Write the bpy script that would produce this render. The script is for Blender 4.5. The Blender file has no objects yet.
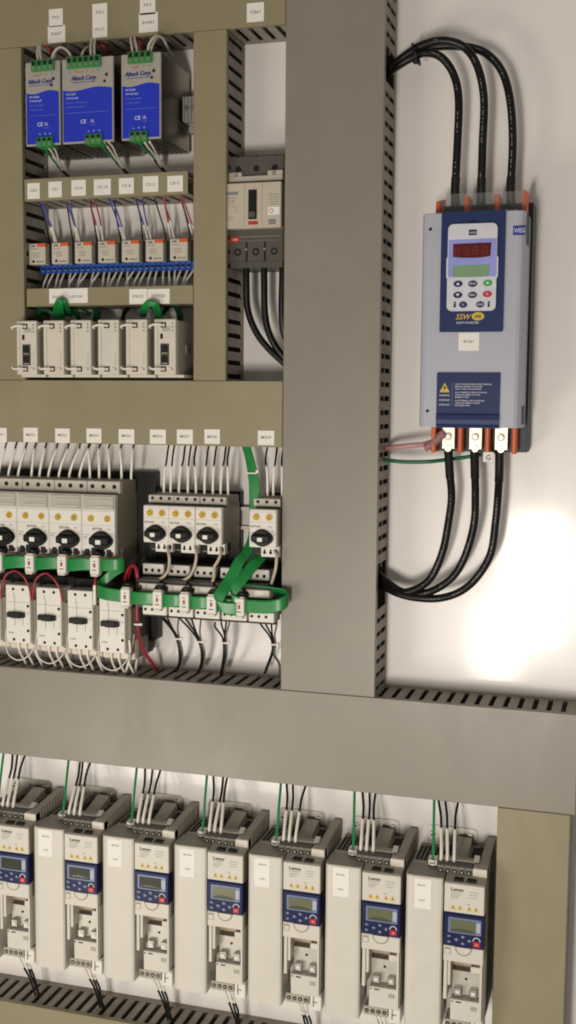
import bpy, math, random
from mathutils import Vector, Matrix
random.seed(7)
S = 0.0015                      # one modelling unit = 1.5 mm;  x right, z up, d = distance in front of the back panel
CAMD = 1120.0
YAW, PITCH, ROLL, FPX = -0.29194863607, -0.0969952359852, 0.0084436019805, 1154.12949690
sc = bpy.context.scene
COL = sc.collection
sc.view_settings.view_transform = 'Standard'
sc.view_settings.look = 'None'
sc.view_settings.exposure = 0

# ------------------------------------------------------------------ camera
def basis():
    cy, sy, cp, sp = math.cos(YAW), math.sin(YAW), math.cos(PITCH), math.sin(PITCH)
    f = Vector((sy*cp, cy*cp, sp)); r = Vector((cy, -sy, 0)); u = r.cross(f)
    cr, sr = math.cos(ROLL), math.sin(ROLL)
    return cr*r + sr*u, -sr*r + cr*u, f
RV, UV, FV = basis()
cam = bpy.data.cameras.new('camera')
camo = bpy.data.objects.new('camera', cam); COL.objects.link(camo)
m = Matrix((RV, UV, -FV)).transposed().to_4x4(); m.translation = Vector((0, -CAMD*S, 0)); camo.matrix_world = m
cam.sensor_fit = 'VERTICAL'; cam.sensor_height = 24; cam.lens = 24*FPX/1024
cam.clip_start = .01; cam.clip_end = 200
sc.camera = camo

def P(px, py, d):               # point (x, d, z) seen at a photo pixel, at depth d in front of the panel
    v = FV + RV*((px-288)/FPX) + UV*(-(py-512)/FPX)
    t = (CAMD-d)/v.y
    return (t*v.x, d, t*v.z)

# ------------------------------------------------------------------ materials
MATS = {}
def smudge(M, amount, scale, rough=.12):     # broad uneven tone and sheen: handling marks, dust
    nt = M.node_tree; b = nt.nodes['Principled BSDF']; geo = nt.nodes.new('ShaderNodeNewGeometry')
    mp = nt.nodes.new('ShaderNodeMapping'); mp.inputs['Rotation'].default_value = (0, .5, 0); mp.inputs['Scale'].default_value = (1, 1, .45)
    n = nt.nodes.new('ShaderNodeTexNoise'); n.inputs['Scale'].default_value = scale; n.inputs['Detail'].default_value = 7; n.inputs['Roughness'].default_value = .62; n.inputs['Distortion'].default_value = .6
    nt.links.new(geo.outputs['Position'], mp.inputs['Vector']); nt.links.new(mp.outputs['Vector'], n.inputs['Vector'])
    r = nt.nodes.new('ShaderNodeMapRange'); r.inputs['From Min'].default_value = .35; r.inputs['From Max'].default_value = .68
    r.inputs['To Min'].default_value = 1-amount; r.inputs['To Max'].default_value = 1+amount*.5
    nt.links.new(n.outputs['Fac'], r.inputs['Value'])
    mx = nt.nodes.new('ShaderNodeVectorMath'); mx.operation = 'SCALE'
    src = b.inputs['Base Color'].links[0].from_socket
    nt.links.new(src, mx.inputs[0]); nt.links.new(r.outputs['Result'], mx.inputs['Scale']); nt.links.new(mx.outputs['Vector'], b.inputs['Base Color'])
    m2 = nt.nodes.new('ShaderNodeMath'); m2.operation = 'MULTIPLY_ADD'
    src = b.inputs['Roughness'].links[0].from_socket
    r2 = nt.nodes.new('ShaderNodeMapRange'); r2.inputs['From Min'].default_value = .35; r2.inputs['From Max'].default_value = .68; r2.inputs['To Min'].default_value = rough; r2.inputs['To Max'].default_value = -rough*.5
    nt.links.new(n.outputs['Fac'], r2.inputs['Value']); m2.inputs[1].default_value = 1
    nt.links.new(src, m2.inputs[0]); nt.links.new(r2.outputs['Result'], m2.inputs[2]); nt.links.new(m2.outputs['Value'], b.inputs['Roughness'])
def mat(name, col, rough=.5, metal=0., var=.06, scale=60., bump=0., bscale=300., coat=0., alpha=1., trans=0., emit=None, spec=.5):
    if name in MATS: return MATS[name]
    M = bpy.data.materials.new(name); M.use_nodes = True
    nt = M.node_tree; b = nt.nodes['Principled BSDF']
    b.inputs['Roughness'].default_value = rough; b.inputs['Metallic'].default_value = metal
    b.inputs['Specular IOR Level'].default_value = spec
    b.inputs['Coat Weight'].default_value = coat; b.inputs['Coat Roughness'].default_value = .1
    b.inputs['Alpha'].default_value = alpha; b.inputs['Transmission Weight'].default_value = trans
    geo = nt.nodes.new('ShaderNodeNewGeometry')
    n = nt.nodes.new('ShaderNodeTexNoise'); n.inputs['Scale'].default_value = scale; n.inputs['Detail'].default_value = 5
    nt.links.new(geo.outputs['Position'], n.inputs['Vector'])
    r = nt.nodes.new('ShaderNodeValToRGB')
    r.color_ramp.elements[0].position = .3; r.color_ramp.elements[1].position = .7
    r.color_ramp.elements[0].color = tuple(max(0, c*(1-var)) for c in col)+(1,)
    r.color_ramp.elements[1].color = tuple(min(1, c*(1+var)) for c in col)+(1,)
    nt.links.new(n.outputs['Fac'], r.inputs['Fac']); nt.links.new(r.outputs['Color'], b.inputs['Base Color'])
    mr = nt.nodes.new('ShaderNodeMapRange')
    mr.inputs['To Min'].default_value = max(.02, rough*.88); mr.inputs['To Max'].default_value = min(1, rough*1.12)
    nt.links.new(n.outputs['Fac'], mr.inputs['Value']); nt.links.new(mr.outputs['Result'], b.inputs['Roughness'])
    if bump:
        n2 = nt.nodes.new('ShaderNodeTexNoise'); n2.inputs['Scale'].default_value = bscale; n2.inputs['Detail'].default_value = 3
        nt.links.new(geo.outputs['Position'], n2.inputs['Vector'])
        bp = nt.nodes.new('ShaderNodeBump'); bp.inputs['Strength'].default_value = bump; bp.inputs['Distance'].default_value = .0006
        nt.links.new(n2.outputs['Fac'], bp.inputs['Height']); nt.links.new(bp.outputs['Normal'], b.inputs['Normal'])
    if emit:
        b.inputs['Emission Color'].default_value = emit[:3]+(1,); b.inputs['Emission Strength'].default_value = emit[3]
    MATS[name] = M
    return M

PANEL = mat('white_enamel', (.83, .795, .765), .34, var=.015, scale=4, bump=.06, bscale=160, coat=.5)
PANEL.node_tree.nodes['Principled BSDF'].inputs['Coat Roughness'].default_value = .105
KHAKI = mat('khaki_pvc', (.270, .234, .140), .48, var=.04, scale=18, bump=.08, bscale=500)
GREY = mat('grey_pvc', (.245, .220, .178), .37, var=.035, scale=16, bump=.08, bscale=500)
WALL = mat('duct_wall_pvc', (.29, .26, .212), .5, var=.05, scale=40)
DUCTIN = mat('duct_base_shaded', (.10, .09, .075), .7)  # colour darkened to carry the shade inside a covered duct
smudge(KHAKI, .055, 9, .08); smudge(GREY, .04, 7, .08); smudge(PANEL, .025, 5, .04); smudge(WALL, .2, 22)
PAPER = mat('label_paper', (.80, .77, .72), .6, var=.02)
INK = mat('printed_ink', (.03, .03, .035), .6)
GREYINK = mat('grey_print', (.22, .21, .20), .6)
BLACK = mat('black_plastic', (.009, .0085, .008), .42, var=.15, spec=.3)
DARK = mat('dark_plastic', (.016, .015, .014), .5, var=.1, spec=.25)
HOLE = mat('hole_dark', (.006, .006, .006), .8)
CABLE = mat('black_cable_jacket', (.006, .006, .006), .36, var=.25, scale=120, bump=.3, bscale=120, spec=.3)
BWIRE = mat('black_wire', (.010, .010, .010), .4, var=.2, spec=.3)
WWIRE = mat('white_wire', (.66, .61, .53), .4, var=.06)
FERR = mat('wire_marker_sleeve', (.82, .78, .69), .42, var=.05)
TANW = mat('beige_wire', (.52, .44, .33), .45)
GWIRE = mat('green_wire', (.012, .26, .09), .38, var=.1)
RWIRE = mat('red_wire', (.34, .022, .03), .38, var=.1)
BLWIRE = mat('blue_wire', (.04, .05, .30), .4, var=.1)
RIBBON = mat('green_ribbon', (.008, .215, .045), .36, var=.08, scale=90)
TIE = mat('nylon_tie', (.78, .76, .70), .4)
STEEL = mat('zinc_steel', (.48, .455, .41), .36, 1., var=.08, bump=.05)
LUG = mat('tinned_copper', (.56, .51, .42), .34, 1., var=.08)
CREAM = mat('cream_plastic', (.615, .588, .52), .42, var=.025, scale=30, bump=.04, bscale=900)
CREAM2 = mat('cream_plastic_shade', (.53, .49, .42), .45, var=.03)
TAUPE = mat('taupe_plastic', (.37, .345, .28), .5, var=.04, bump=.05, bscale=700)
TAUPE2 = mat('dark_taupe_plastic', (.19, .175, .145), .5, var=.05)
WHITEP = mat('white_plastic', (.74, .71, .65), .38, var=.025)
OFFW = mat('offwhite_plastic', (.66, .61, .52), .42, var=.03)
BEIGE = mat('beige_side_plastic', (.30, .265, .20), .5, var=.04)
NAVY = mat('navy_plastic', (.006, .010, .065), .36, var=.08, spec=.25)
BTN = mat('navy_button', (.022, .035, .13), .35)
LBLUE = mat('screen_frame_blue', (.14, .19, .36), .3)
LCD = mat('lcd_glass', (.14, .155, .085), .2, var=.05, spec=.35)
LCDD = mat('lcd_glass_dark', (.04, .045, .03), .25, var=.05, spec=.12)
RED = mat('red_button', (.52, .025, .03), .35)
YEL = mat('yellow_print', (.62, .43, .03), .45)
YELB = mat('yellow_button', (.60, .40, .035), .4)
ORANGE = mat('orange_plastic', (.60, .115, .03), .42)
SILVER = mat('silver_lacquer', (.50, .47, .42), .38, .45, var=.03)
CASE = mat('metal_case', (.30, .275, .225), .27, 1., var=.12, scale=25, bump=.03)
PBLUE = mat('blue_label_film', (.014, .035, .50), .35, var=.05)
DBLUE = mat('logo_blue', (.02, .03, .22), .5)
WINK = mat('white_print', (.62, .64, .72), .5)
LINK = mat('pale_blue_print', (.16, .20, .55), .5)
GTERM = mat('green_terminal', (.03, .25, .05), .4, var=.1)
BTERM = mat('blue_terminal', (.025, .105, .46), .4, var=.1)
WEGG = mat('pale_grey_plastic', (.40, .415, .485), .4, var=.02, scale=30, bump=.04, bscale=900)
WEGB = mat('steel_blue_plastic', (.016, .030, .105), .42, spec=.22, var=.05, bump=.04, bscale=900)
KEYP = mat('keypad_film', (.60, .60, .66), .4)
LAV = mat('lavender_film', (.27, .30, .66), .35)
REDD = mat('red_led_window', (.085, .006, .006), .15, coat=.4)
REDSEG = mat('red_led_segment', (.30, .02, .015), .3)
WLCD = mat('green_lcd', (.20, .33, .19), .15, coat=.4)
GBTN = mat('green_button', (.015, .36, .06), .4)
GBRE = mat('breaker_grey', (.085, .078, .066), .5, var=.05, spec=.3)
PINK = mat('pink_sleeve', (.55, .27, .27), .3, alpha=.80, var=.15, scale=300)
CLEAR = mat('clear_sheet', (.85, .88, .86), .06, alpha=.06)
CLEARW = mat('clear_polycarbonate', (.70, .66, .57), .15, alpha=.55, coat=.3)

# ------------------------------------------------------------------ mesh builder
def cat_pts(pts, n=6):
    if len(pts) < 3: return [Vector(p) for p in pts]
    V = [Vector(p) for p in pts]; V = [V[0]*2-V[1]] + V + [V[-1]*2-V[-2]]
    out = []
    for i in range(1, len(V)-2):
        a, b, c, d = V[i-1:i+3]
        for k in range(n):
            t = k/n
            out.append(.5*((2*b)+(c-a)*t+(2*a-5*b+4*c-d)*t*t+(3*b-a-3*c+d)*t*t*t))
    out.append(V[-2]); return out

TEXTS = {}
def text_mesh(s, shear=0):
    k = (s, shear)
    if k not in TEXTS:
        cu = bpy.data.curves.new('t', 'FONT'); cu.body = s; cu.size = 1; cu.shear = shear; cu.resolution_u = 2; cu.offset = .012
        o = bpy.data.objects.new('t', cu); me = bpy.data.meshes.new_from_object(o)
        vs = [(v.co.x, v.co.y) for v in me.vertices]; fs = [tuple(p.vertices) for p in me.polygons]
        bpy.data.objects.remove(o); bpy.data.meshes.remove(me); bpy.data.curves.remove(cu)
        TEXTS[k] = (vs, fs)
    return TEXTS[k]

class MB:
    def __init__(s): s.v = []; s.f = []; s.m = []; s.sm = []; s.mats = []
    def mi(s, M):
        if M not in s.mats: s.mats.append(M)
        return s.mats.index(M)
    def add(s, vs, fs, M, smooth=False):
        o = len(s.v); i = s.mi(M); s.v += [tuple(v) for v in vs]
        for f in fs: s.f.append(tuple(o+k for k in f)); s.m.append(i); s.sm.append(smooth)
        return s
    def box(s, x0, x1, d0, d1, z0, z1, M, b=0.):
        if x0 > x1: x0, x1 = x1, x0
        if z0 > z1: z0, z1 = z1, z0
        if d0 > d1: d0, d1 = d1, d0
        b = min(b, (x1-x0)*.45, (d1-d0)*.45, (z1-z0)*.45)
        lo, hi = (x0, d0, z0), (x1, d1, z1)
        if b <= 0:
            vs = [(hi[0] if i & 1 else lo[0], hi[1] if i & 2 else lo[1], hi[2] if i & 4 else lo[2]) for i in range(8)]
            return s.add(vs, [(0, 2, 3, 1), (4, 5, 7, 6), (0, 1, 5, 4), (2, 6, 7, 3), (0, 4, 6, 2), (1, 3, 7, 5)], M)
        vs = []; idx = {}
        for i in range(8):
            sg = [(i >> a) & 1 for a in range(3)]
            for a in range(3):
                p = [0]*3
                for c in range(3):
                    e = hi[c] if sg[c] else lo[c]
                    p[c] = e if c == a else e + (-b if sg[c] else b)
                idx[(i, a)] = len(vs); vs.append(tuple(p))
        fs = []
        for a in range(3):
            c1, c2 = (a+1) % 3, (a+2) % 3
            for side in (0, 1):
                q = [(side << a) | (u << c1) | (w << c2) for u, w in ((0, 0), (1, 0), (1, 1), (0, 1))]
                fs.append(tuple(idx[(k, a)] for k in q))
            for u in (0, 1):
                for w in (0, 1):
                    i0 = (u << c1) | (w << c2); i1 = i0 | (1 << a)
                    fs.append((idx[(i0, c1)], idx[(i1, c1)], idx[(i1, c2)], idx[(i0, c2)]))
        for i in range(8): fs.append((idx[(i, 0)], idx[(i, 1)], idx[(i, 2)]))
        return s.add(vs, fs, M)
    def prism(s, pts, d0, d1, M, smooth=False):          # outline (x, z) pushed from d0 to d1
        n = len(pts)
        vs = [(x, d1, z) for x, z in pts] + [(x, d0, z) for x, z in pts]
        s.add(vs, [tuple(range(n)), tuple(range(2*n-1, n-1, -1))], M)
        s.add(vs, [(i, (i+1) % n, n+(i+1) % n, n+i) for i in range(n)], M, smooth)
        return s
    def sprism(s, pts, x0, x1, M):                        # side outline (d, z) pushed from x0 to x1
        n = len(pts)
        vs = [(x1, d, z) for d, z in pts] + [(x0, d, z) for d, z in pts]
        return s.add(vs, [tuple(range(n)), tuple(range(2*n-1, n-1, -1))] + [(i, (i+1) % n, n+(i+1) % n, n+i) for i in range(n)], M)
    def tprism(s, pts, z0, z1, M):                        # plan outline (x, d) pushed from z0 to z1
        n = len(pts)
        vs = [(x, d, z1) for x, d in pts] + [(x, d, z0) for x, d in pts]
        return s.add(vs, [tuple(range(n)), tuple(range(2*n-1, n-1, -1))] + [(i, (i+1) % n, n+(i+1) % n, n+i) for i in range(n)], M)
    def rrect(s, x0, x1, z0, z1, d0, d1, r, M, seg=4):
        if z0 > z1: z0, z1 = z1, z0
        pts = []
        for cx, cz, a in ((x1-r, z1-r, 0), (x0+r, z1-r, 90), (x0+r, z0+r, 180), (x1-r, z0+r, 270)):
            for k in range(seg+1):
                t = math.radians(a+90*k/seg); pts.append((cx+r*math.cos(t), cz+r*math.sin(t)))
        return s.prism(pts, d0, d1, M)
    def cyl(s, x, z, d0, d1, r, M, n=14, rz=None, r1=None):
        rz = rz or r; k1 = 1 if r1 is None else r1/r
        vs = [(x+r*k1*math.cos(2*math.pi*i/n), d1, z+rz*k1*math.sin(2*math.pi*i/n)) for i in range(n)]
        vs += [(x+r*math.cos(2*math.pi*i/n), d0, z+rz*math.sin(2*math.pi*i/n)) for i in range(n)]
        s.add(vs, [tuple(range(n)), tuple(range(2*n-1, n-1, -1))], M)
        return s.add(vs, [(i, (i+1) % n, n+(i+1) % n, n+i) for i in range(n)], M, True)
    def tube(s, pts, r, M, n=8, k=6, caps=True):
        c = cat_pts(pts, k); N = len(c)
        t0 = (c[1]-c[0]).normalized()
        a = Vector((0, 1, 0)) if abs(t0.y) < .9 else Vector((1, 0, 0))
        nv = (a - t0*a.dot(t0)).normalized(); vs = []
        for i in range(N):
            t = (c[min(i+1, N-1)]-c[max(i-1, 0)]).normalized()
            nv = nv - t*nv.dot(t)
            nv = nv.normalized() if nv.length > 1e-6 else t.orthogonal().normalized()
            b = t.cross(nv)
            for j in range(n):
                q = 2*math.pi*j/n; vs.append(c[i] + nv*(r*math.cos(q)) + b*(r*math.sin(q)))
        fs = [(i*n+j, i*n+(j+1) % n, (i+1)*n+(j+1) % n, (i+1)*n+j) for i in range(N-1) for j in range(n)]
        s.add(vs, fs, M, True)
        if caps: s.add(vs[:n]+vs[-n:], [tuple(range(n-1, -1, -1)), tuple(range(n, 2*n))], M)
        return s
    def ribbon(s, pts, ws, t, M, k=6):                    # flat cable: centre points and half-width vectors
        c = cat_pts(pts, k); w = cat_pts(ws, k); N = len(c); vs = []
        for i in range(N):
            tg = (c[min(i+1, N-1)]-c[max(i-1, 0)]).normalized(); nn = tg.cross(w[i]).normalized()*t/2
            rows = []
            for q in range(9):                            # slightly ribbed: eight cores side by side
                e = -1+q/4
                rows.append((e, .5 if q % 2 else 1.0))
            vs += [c[i]+w[i]*e+nn*g for e, g in rows] + [c[i]+w[i]*e-nn*g for e, g in reversed(rows)]
        n = 18
        fs = [(i*n+j, i*n+(j+1) % n, (i+1)*n+(j+1) % n, (i+1)*n+j) for i in range(N-1) for j in range(n)]
        return s.add(vs, fs + [tuple(range(n-1, -1, -1)), tuple((N-1)*n+q for q in range(n))], M, True)
    def text(s, st, size, x, z, d, M, align='C', shear=0., w=None):
        vs, fs = text_mesh(st, shear)
        if not vs: return s
        x0 = min(v[0] for v in vs); x1 = max(v[0] for v in vs)
        kx = size if w is None else w/(x1-x0)
        off = {'C': -(x0+x1)/2, 'L': -x0, 'R': -x1}[align]
        return s.add([(x+(a+off)*kx, d, z+b*size) for a, b in vs], fs, M)
    def quad(s, x0, x1, z0, z1, d, M): return s.box(x0, x1, d-.25, d, z0, z1, M)
    def build(s, name, parent=None, org=(0, 0, 0)):
        me = bpy.data.meshes.new(name)
        ox, od, oz = org
        me.from_pydata([((x-ox)*S, -(d-od)*S, (z-oz)*S) for x, d, z in s.v], [], s.f)
        for M in s.mats: me.materials.append(M)
        me.polygons.foreach_set('material_index', s.m); me.polygons.foreach_set('use_smooth', s.sm)
        import bmesh
        bm = bmesh.new(); bm.from_mesh(me); bmesh.ops.recalc_face_normals(bm, faces=bm.faces); bm.to_mesh(me); bm.free()
        o = bpy.data.objects.new(name, me); COL.objects.link(o)
        o.location = (ox*S, -od*S, oz*S) if parent is None else (0, 0, 0)
        if parent is not None: o.parent = parent
        return o

def tag(o, label, cat, group=None):
    o['label'] = label; o['category'] = cat
    if group: o['group'] = group
    return o
def thing(name, label, cat, x=0, z=0, d=0, group=None):
    o = bpy.data.objects.new(name, None); COL.objects.link(o); o.location = (x*S, -d*S, z*S); o.empty_display_size = .01
    return tag(o, label, cat, group)
def dup(root, x, z, label):
    def cp(o, par):
        c = o.copy(); COL.objects.link(c)
        if par: c.parent = par
        for ch in o.children: cp(ch, c)
        return c
    r = cp(root, None); r.location = (x*S, root.location.y, z*S); r['label'] = label
    return r
ORD = ['first', 'second', 'third', 'fourth', 'fifth', 'sixth', 'seventh', 'eighth', 'ninth', 'tenth', 'eleventh', 'twelfth',
       'thirteenth', 'fourteenth', 'fifteenth']
def wire(label, group, pts, r, M, name='wire', cat='wire', sleeve=None, n=8, k=6):
    o = MB().tube(pts, r, M, n, k).build(name, org=pts[0]); tag(o, label, cat, group)
    if sleeve:
        for sp, sr, sm in sleeve:
            c = MB().tube([(a[0]-pts[0][0], a[1]-pts[0][1], a[2]-pts[0][2]) for a in sp], sr, sm, n, k).build('marker_sleeve', o)
    return o
def PP(f, *pts): return [P(f[0]+x/f[2], f[1]+y/f[2], d) for x, y, d in pts]

# ------------------------------------------------------------------ back panel
bp = MB(); bp.box(-1500, 1500, -3, 0, -1500, 1500, PANEL)
o = bp.build('back_panel'); o['kind'] = 'structure'

# ------------------------------------------------------------------ wiring ducts
DF = 55.35
def duct(label, x0, x1, z0, z1, horiz, cover, d=DF, pitch=13.35, slot=4.8, phase=0., stickers=(), gaps=(), bridge=False):
    t = thing('wiring_duct', label, 'wiring duct', (x0+x1)/2, (z0+z1)/2, group='slotted wiring ducts of the panel')
    ox, oz = (x0+x1)/2, (z0+z1)/2
    X0, X1, Z0, Z1 = x0-ox, x1-ox, z0-oz, z1-oz
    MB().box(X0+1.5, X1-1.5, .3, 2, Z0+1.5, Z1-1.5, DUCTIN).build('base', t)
    c = MB()
    c.box(X0, X1, d-1.6, d, Z0, Z1, cover, .6)
    if horiz:
        for a, b in ((Z0, Z0+1.1), (Z1-1.1, Z1)): c.box(X0, X1, d-6, d-1.5, a, b, cover, .2)
    else:
        for a, b in ((X0, X0+1.1), (X1-1.1, X1)): c.box(a, b, d-6, d-1.5, Z0, Z1, cover, .2)
    c.build('cover', t)
    lo, hi = (X0, X1) if horiz else (Z0, Z1)
    sides = ((Z0+.5, Z0+2), (Z1-2, Z1-.5)) if horiz else ((X0+.5, X0+2), (X1-2, X1-.5))
    for a, b in sides:
        w = MB()
        def bx(l0, l1, e0, e1):
            if l1 <= l0: return
            if horiz: w.box(l0, l1, e0, e1, a, b, WALL, .15)
            else: w.box(a, b, e0, e1, l0, l1, WALL, .15)
        bx(lo, hi, .4, 7); bx(lo, hi, d-6.5, d-1.7)
        p = lo + (phase % pitch) - pitch
        while p < hi:
            q = p+pitch
            g0, g1 = max(lo, p+slot), min(hi, q)
            skip = any(ga-oz*(not horiz)-ox*horiz <= (g0+g1)/2 <= gb-oz*(not horiz)-ox*horiz for ga, gb in gaps)
            if not skip:
                bx(g0, g1, 6.9, d-6.4)
                if bridge: bx(max(lo, p), min(hi, p+slot), 29.2, 31.4)
            p = q
        w.build('side_wall', t)
    for (l0, l1, y0, y1, lines) in stickers:
        l0 -= ox; l1 -= ox; y0 -= oz; y1 -= oz
        jy = random.uniform(-.5, .5)
        st = MB().box(l0, l1, d+.05, d+.45, y0+jy, y1+jy, PAPER).build('label_sticker', t)
        lt = MB()
        for i, (tx, fx, fz) in enumerate(lines):
            lt.text(tx, min((y1-y0)*.34, 4.0), l0+(l1-l0)*fx, y0+(y1-y0)*fz-1.2, d+.5, GREYINK, w=min((l1-l0)*.62/ (2 if len(lines) > 1 and fx != .5 else 1)*1.0, len(tx)*2.6))
        lt.build('lettering', st)
    return t
def stk(a, b, c, e, lines, d=DF):       # sticker from photo measurements
    p = P(a, b, d); q = P(c, e, d)
    return (p[0], q[0], q[2], p[2], lines)
one = lambda s: [(s, .5, .5)]
duct('khaki wiring duct across the top carrying the power supply labels', -690, -326.4, 349, 414, True, KHAKI, phase=3, stickers=[
    stk(49, 9.5, 63, 26, one('PS2')), stk(48, 26.3, 65.5, 41.5, one('BV#AT')),
    stk(92.5, 4.5, 107.5, 37, [('PS1', .5, .74), ('PLC2', .5, .24)]),
    stk(140, -3, 155.5, 13.5, one('PS3')), stk(139, 13.8, 158, 31.5, one('BV#B2')), stk(247, 3.5, 264, 21, one('CB#1'))])
duct('khaki vertical duct at the left beside the power supplies', -667, -603, 18.1, 348.7, False, KHAKI, phase=6)
duct('narrow khaki vertical duct between the relays and the circuit breaker', -418.2, -384.5, 18.1, 348.7, False, KHAKI, phase=2)
zs = (427.5, 442)
names9 = ['MS01', 'MS02', 'MS03', 'MS04', 'MS05', 'MS06', 'MS07', 'MS08', 'MS09']
px9 = [(-8, 7), (23.5, 38), (55.3, 70), (86.6, 101.6), (118.8, 134.5), (150, 166), (177, 193), (204.6, 220), (258, 274.3)]
duct('khaki horizontal duct with small white labels above the motor starters', -690, -326.4, -46, 17.8, True, KHAKI, phase=4,
     stickers=[stk(a, 427.3+.011*a, b, 442+.011*a, one(nm)) for (a, b), nm in zip(px9, names9)])
rl = [('CR1', 27.5, 40), ('CR7', 48.5, 62), ('CR-A', 71.5, 86), ('CR-14', 94, 111), ('CR-B', 119, 134), ('CR-C', 143, 158.5), ('CR-D', 167.5, 183)]
duct('short khaki duct with seven relay labels under the power supplies', -601.5, -424, 197.6, 219.5, True, KHAKI, phase=5,
     stickers=[stk(a, 184.6-.053*a, b, 199.8-.053*a, one(s)) for s, a, b in rl])
duct('short khaki duct with two network labels above the white modules', -600.5, -418.6, 92.3, 110.5, True, KHAKI, phase=1,
     stickers=[stk(49.3, 289.3, 88, 303.2, [('BV#UZC', .25, .45), ('NETWORK', .72, .45)]),
               stk(129.5, 289, 147.3, 303.6, one('BV#UZC')), stk(147.7, 288.8, 169.8, 303.2, one('NETWORK'))])
duct('wide grey vertical duct running down the middle of the panel', -326, -231.6, -284, 470, False, GREY, phase=3,
     gaps=[(294, 318), (-194, -158)], bridge=True)
duct('wide grey horizontal duct above the row of drives', -720, -41, -379, -284.3, True, GREY, phase=8)
duct('khaki bottom duct below the row of drives', -720, -112.5, -722, -657, True, KHAKI, phase=2, slot=5.6)
duct('khaki vertical duct right of the last drive', -112, -45.6, -760, -379.4, False, KHAKI, phase=6)

# ------------------------------------------------------------------ mounting rails
def rail(label, x0, x1, z, d0=0):
    b = MB(); h = 11.6
    b.box(x0, x1, d0+.3, d0+1.0, z-8, z+8, STEEL)
    for sg in (-1, 1):
        b.box(x0, x1, d0+1.0, d0+5, z+sg*8, z+sg*8.7, STEEL); b.box(x0, x1, d0+4.3, d0+5, z+sg*8.7, z+sg*h, STEEL)
    return tag(b.build('mounting_rail', org=((x0+x1)/2, 0, z)), label, 'mounting rail', 'steel mounting rails')
rail('steel mounting rail behind the blue power supplies', -600, -424, 284)
rail('steel mounting rail behind the row of small relays', -600, -424, 143)
rail('steel mounting rail behind the white modules', -600, -424, 50)
rail('steel mounting rail between the last motor starter and its neighbours', -474, -326.5, -121, 4)

# ------------------------------------------------------------------ power supplies
def psu(x0, x1, label, tl, tr, bl, br, nt_, code):
    z0, z1 = 245, 324.3
    g = 'blue and silver power supplies'
    t = thing('power_supply', label, 'power supply', x0, z0, group=g)
    w = x1-x0; h = z1-z0
    b = MB(); b.box(.6, w-.6, 8, 80, .6, h-.6, CASE, .5)
    for i in range(9):
        d = 16+i*6.6
        for j in range(int(w/5)): b.box(4+j*5, 6.6+j*5, d, d+3.4, .35, .62, HOLE)
    b.build('metal_case', t)
    f = MB(); f.box(0, w, 80, 83, 0, h, SILVER, .7)
    f.build('front_plate', t)
    bl_ = MB(); pts = [(1.3, 1.6), (w-1.3, 1.6), (w-1.3, h-29.3)]
    for k in range(1, 12):
        u = 1-k/12; pts.append((1.3+(w-2.6)*u, h-29.3+1.4*math.sin(u*math.pi*2+3.4)+.4))
    pts.append((1.3, h-29)); bl_.prism(pts, 83.02, 83.25, PBLUE)
    bl_.build('blue_label', t)
    l = MB(); sz = 5.6 if w > 50 else 4.6
    l.text('Altech Corp.', 5.9, w*.43, h-20.5, 83.4, DBLUE, shear=.25, w=27); l.text('Altech Corp.', 5.9, w*.43+.35, h-20.5, 83.38, DBLUE, shear=.25, w=27)
    l.box(w*.43-12, w*.43+12, 83.0, 83.2, h-22.6, h-22.1, DBLUE)
    l.text(code, 2.6, 5, h-34, 83.5, WINK, 'L', w=10)
    l.text('Switching Supply', 2.2, 5, h-37.4, 83.5, WINK, 'L', w=13)
    l.text('INPUT 100-240VAC', 2, 5, h-42, 83.5, LINK, 'L', w=w*.42)
    l.text('OUTPUT 24VDC', 2, 5, h-46, 83.5, LINK, 'L', w=w*.36)
    l.box(5, w-5, 83.2, 83.4, h-51, h-50.7, LINK)
    l.text('CE', 5, w*.42, h-61, 83.5, WINK, w=6); l.text('UL', 4, w*.6, h-60.5, 83.5, WINK, w=4)
    l.text('LISTED', 1.8, w*.6, h-63.5, 83.5, LINK, w=5)
    for k in range(3): l.text(('L', 'N', 'G')[k], 2.2, bl+(br-bl)*(.2+.3*k), 10, 83.5, WINK, w=1.6)
    for k in range(nt_): l.text('+' if k % 2 else '-', 2.6, tl+(tr-tl)*(k+.5)/nt_, h-13, 83.3, INK, w=1.4)
    l.build('lettering', t)
    le = MB(); le.box(w*.3, w*.4, 83, 83.4, h-13.6, h-12.6, ORANGE)
    le.build('indicator_light', t)
    sw = MB(); sw.cyl(w-7, h-17, 83, 83.7, 1.5, DARK); sw.cyl(w-9, h-23, 83, 83.7, 1.3, DARK)
    sw.build('adjuster', t)
    for nm, a, c, za, zb, nn in (('output_terminals', tl, tr, h-9.6, h+1, nt_), ('input_terminals', bl, br, -2, 7.4, 3)):
        k = MB(); k.box(a, c, 72, 86, za, zb, GTERM, .5); p = (c-a)/nn
        for i in range(nn):
            cx = a+p*(i+.5)
            k.box(cx-p*.33, cx+p*.33, 85.6, 86.25, za+5.4, zb-1, HOLE); k.cyl(cx, za+2.9, 85.6, 86.4, p*.27, STEEL, 10)
            k.box(a+p*(i+1)-.25, a+p*(i+1)+.25, 86, 86.5, za, zb, GTERM)
        k.build(nm, t)
    return t
psu(-583, -545.4, 'blue and silver power supply, leftmost and narrow, touching the wide one', 7.8, 32.2, 12.5, 30, 4, 'PS-C6024')
psu(-543.5, -489.1, 'widest blue and silver power supply, in the middle of the three', 6.5, 42, 25, 43, 6, 'PS-C12024')
psu(-481, -440.3, 'blue and silver power supply standing apart on the right of the three', 8, 32.5, 9.5, 27.5, 4, 'PS-C6024')
f1 = (0, 20, 5.76); f2 = (90, 20, 4.8)
gT = 'white wires looping into the power supplies'
def sleeve_of(pts, a, b): return pts[a:b]
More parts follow.
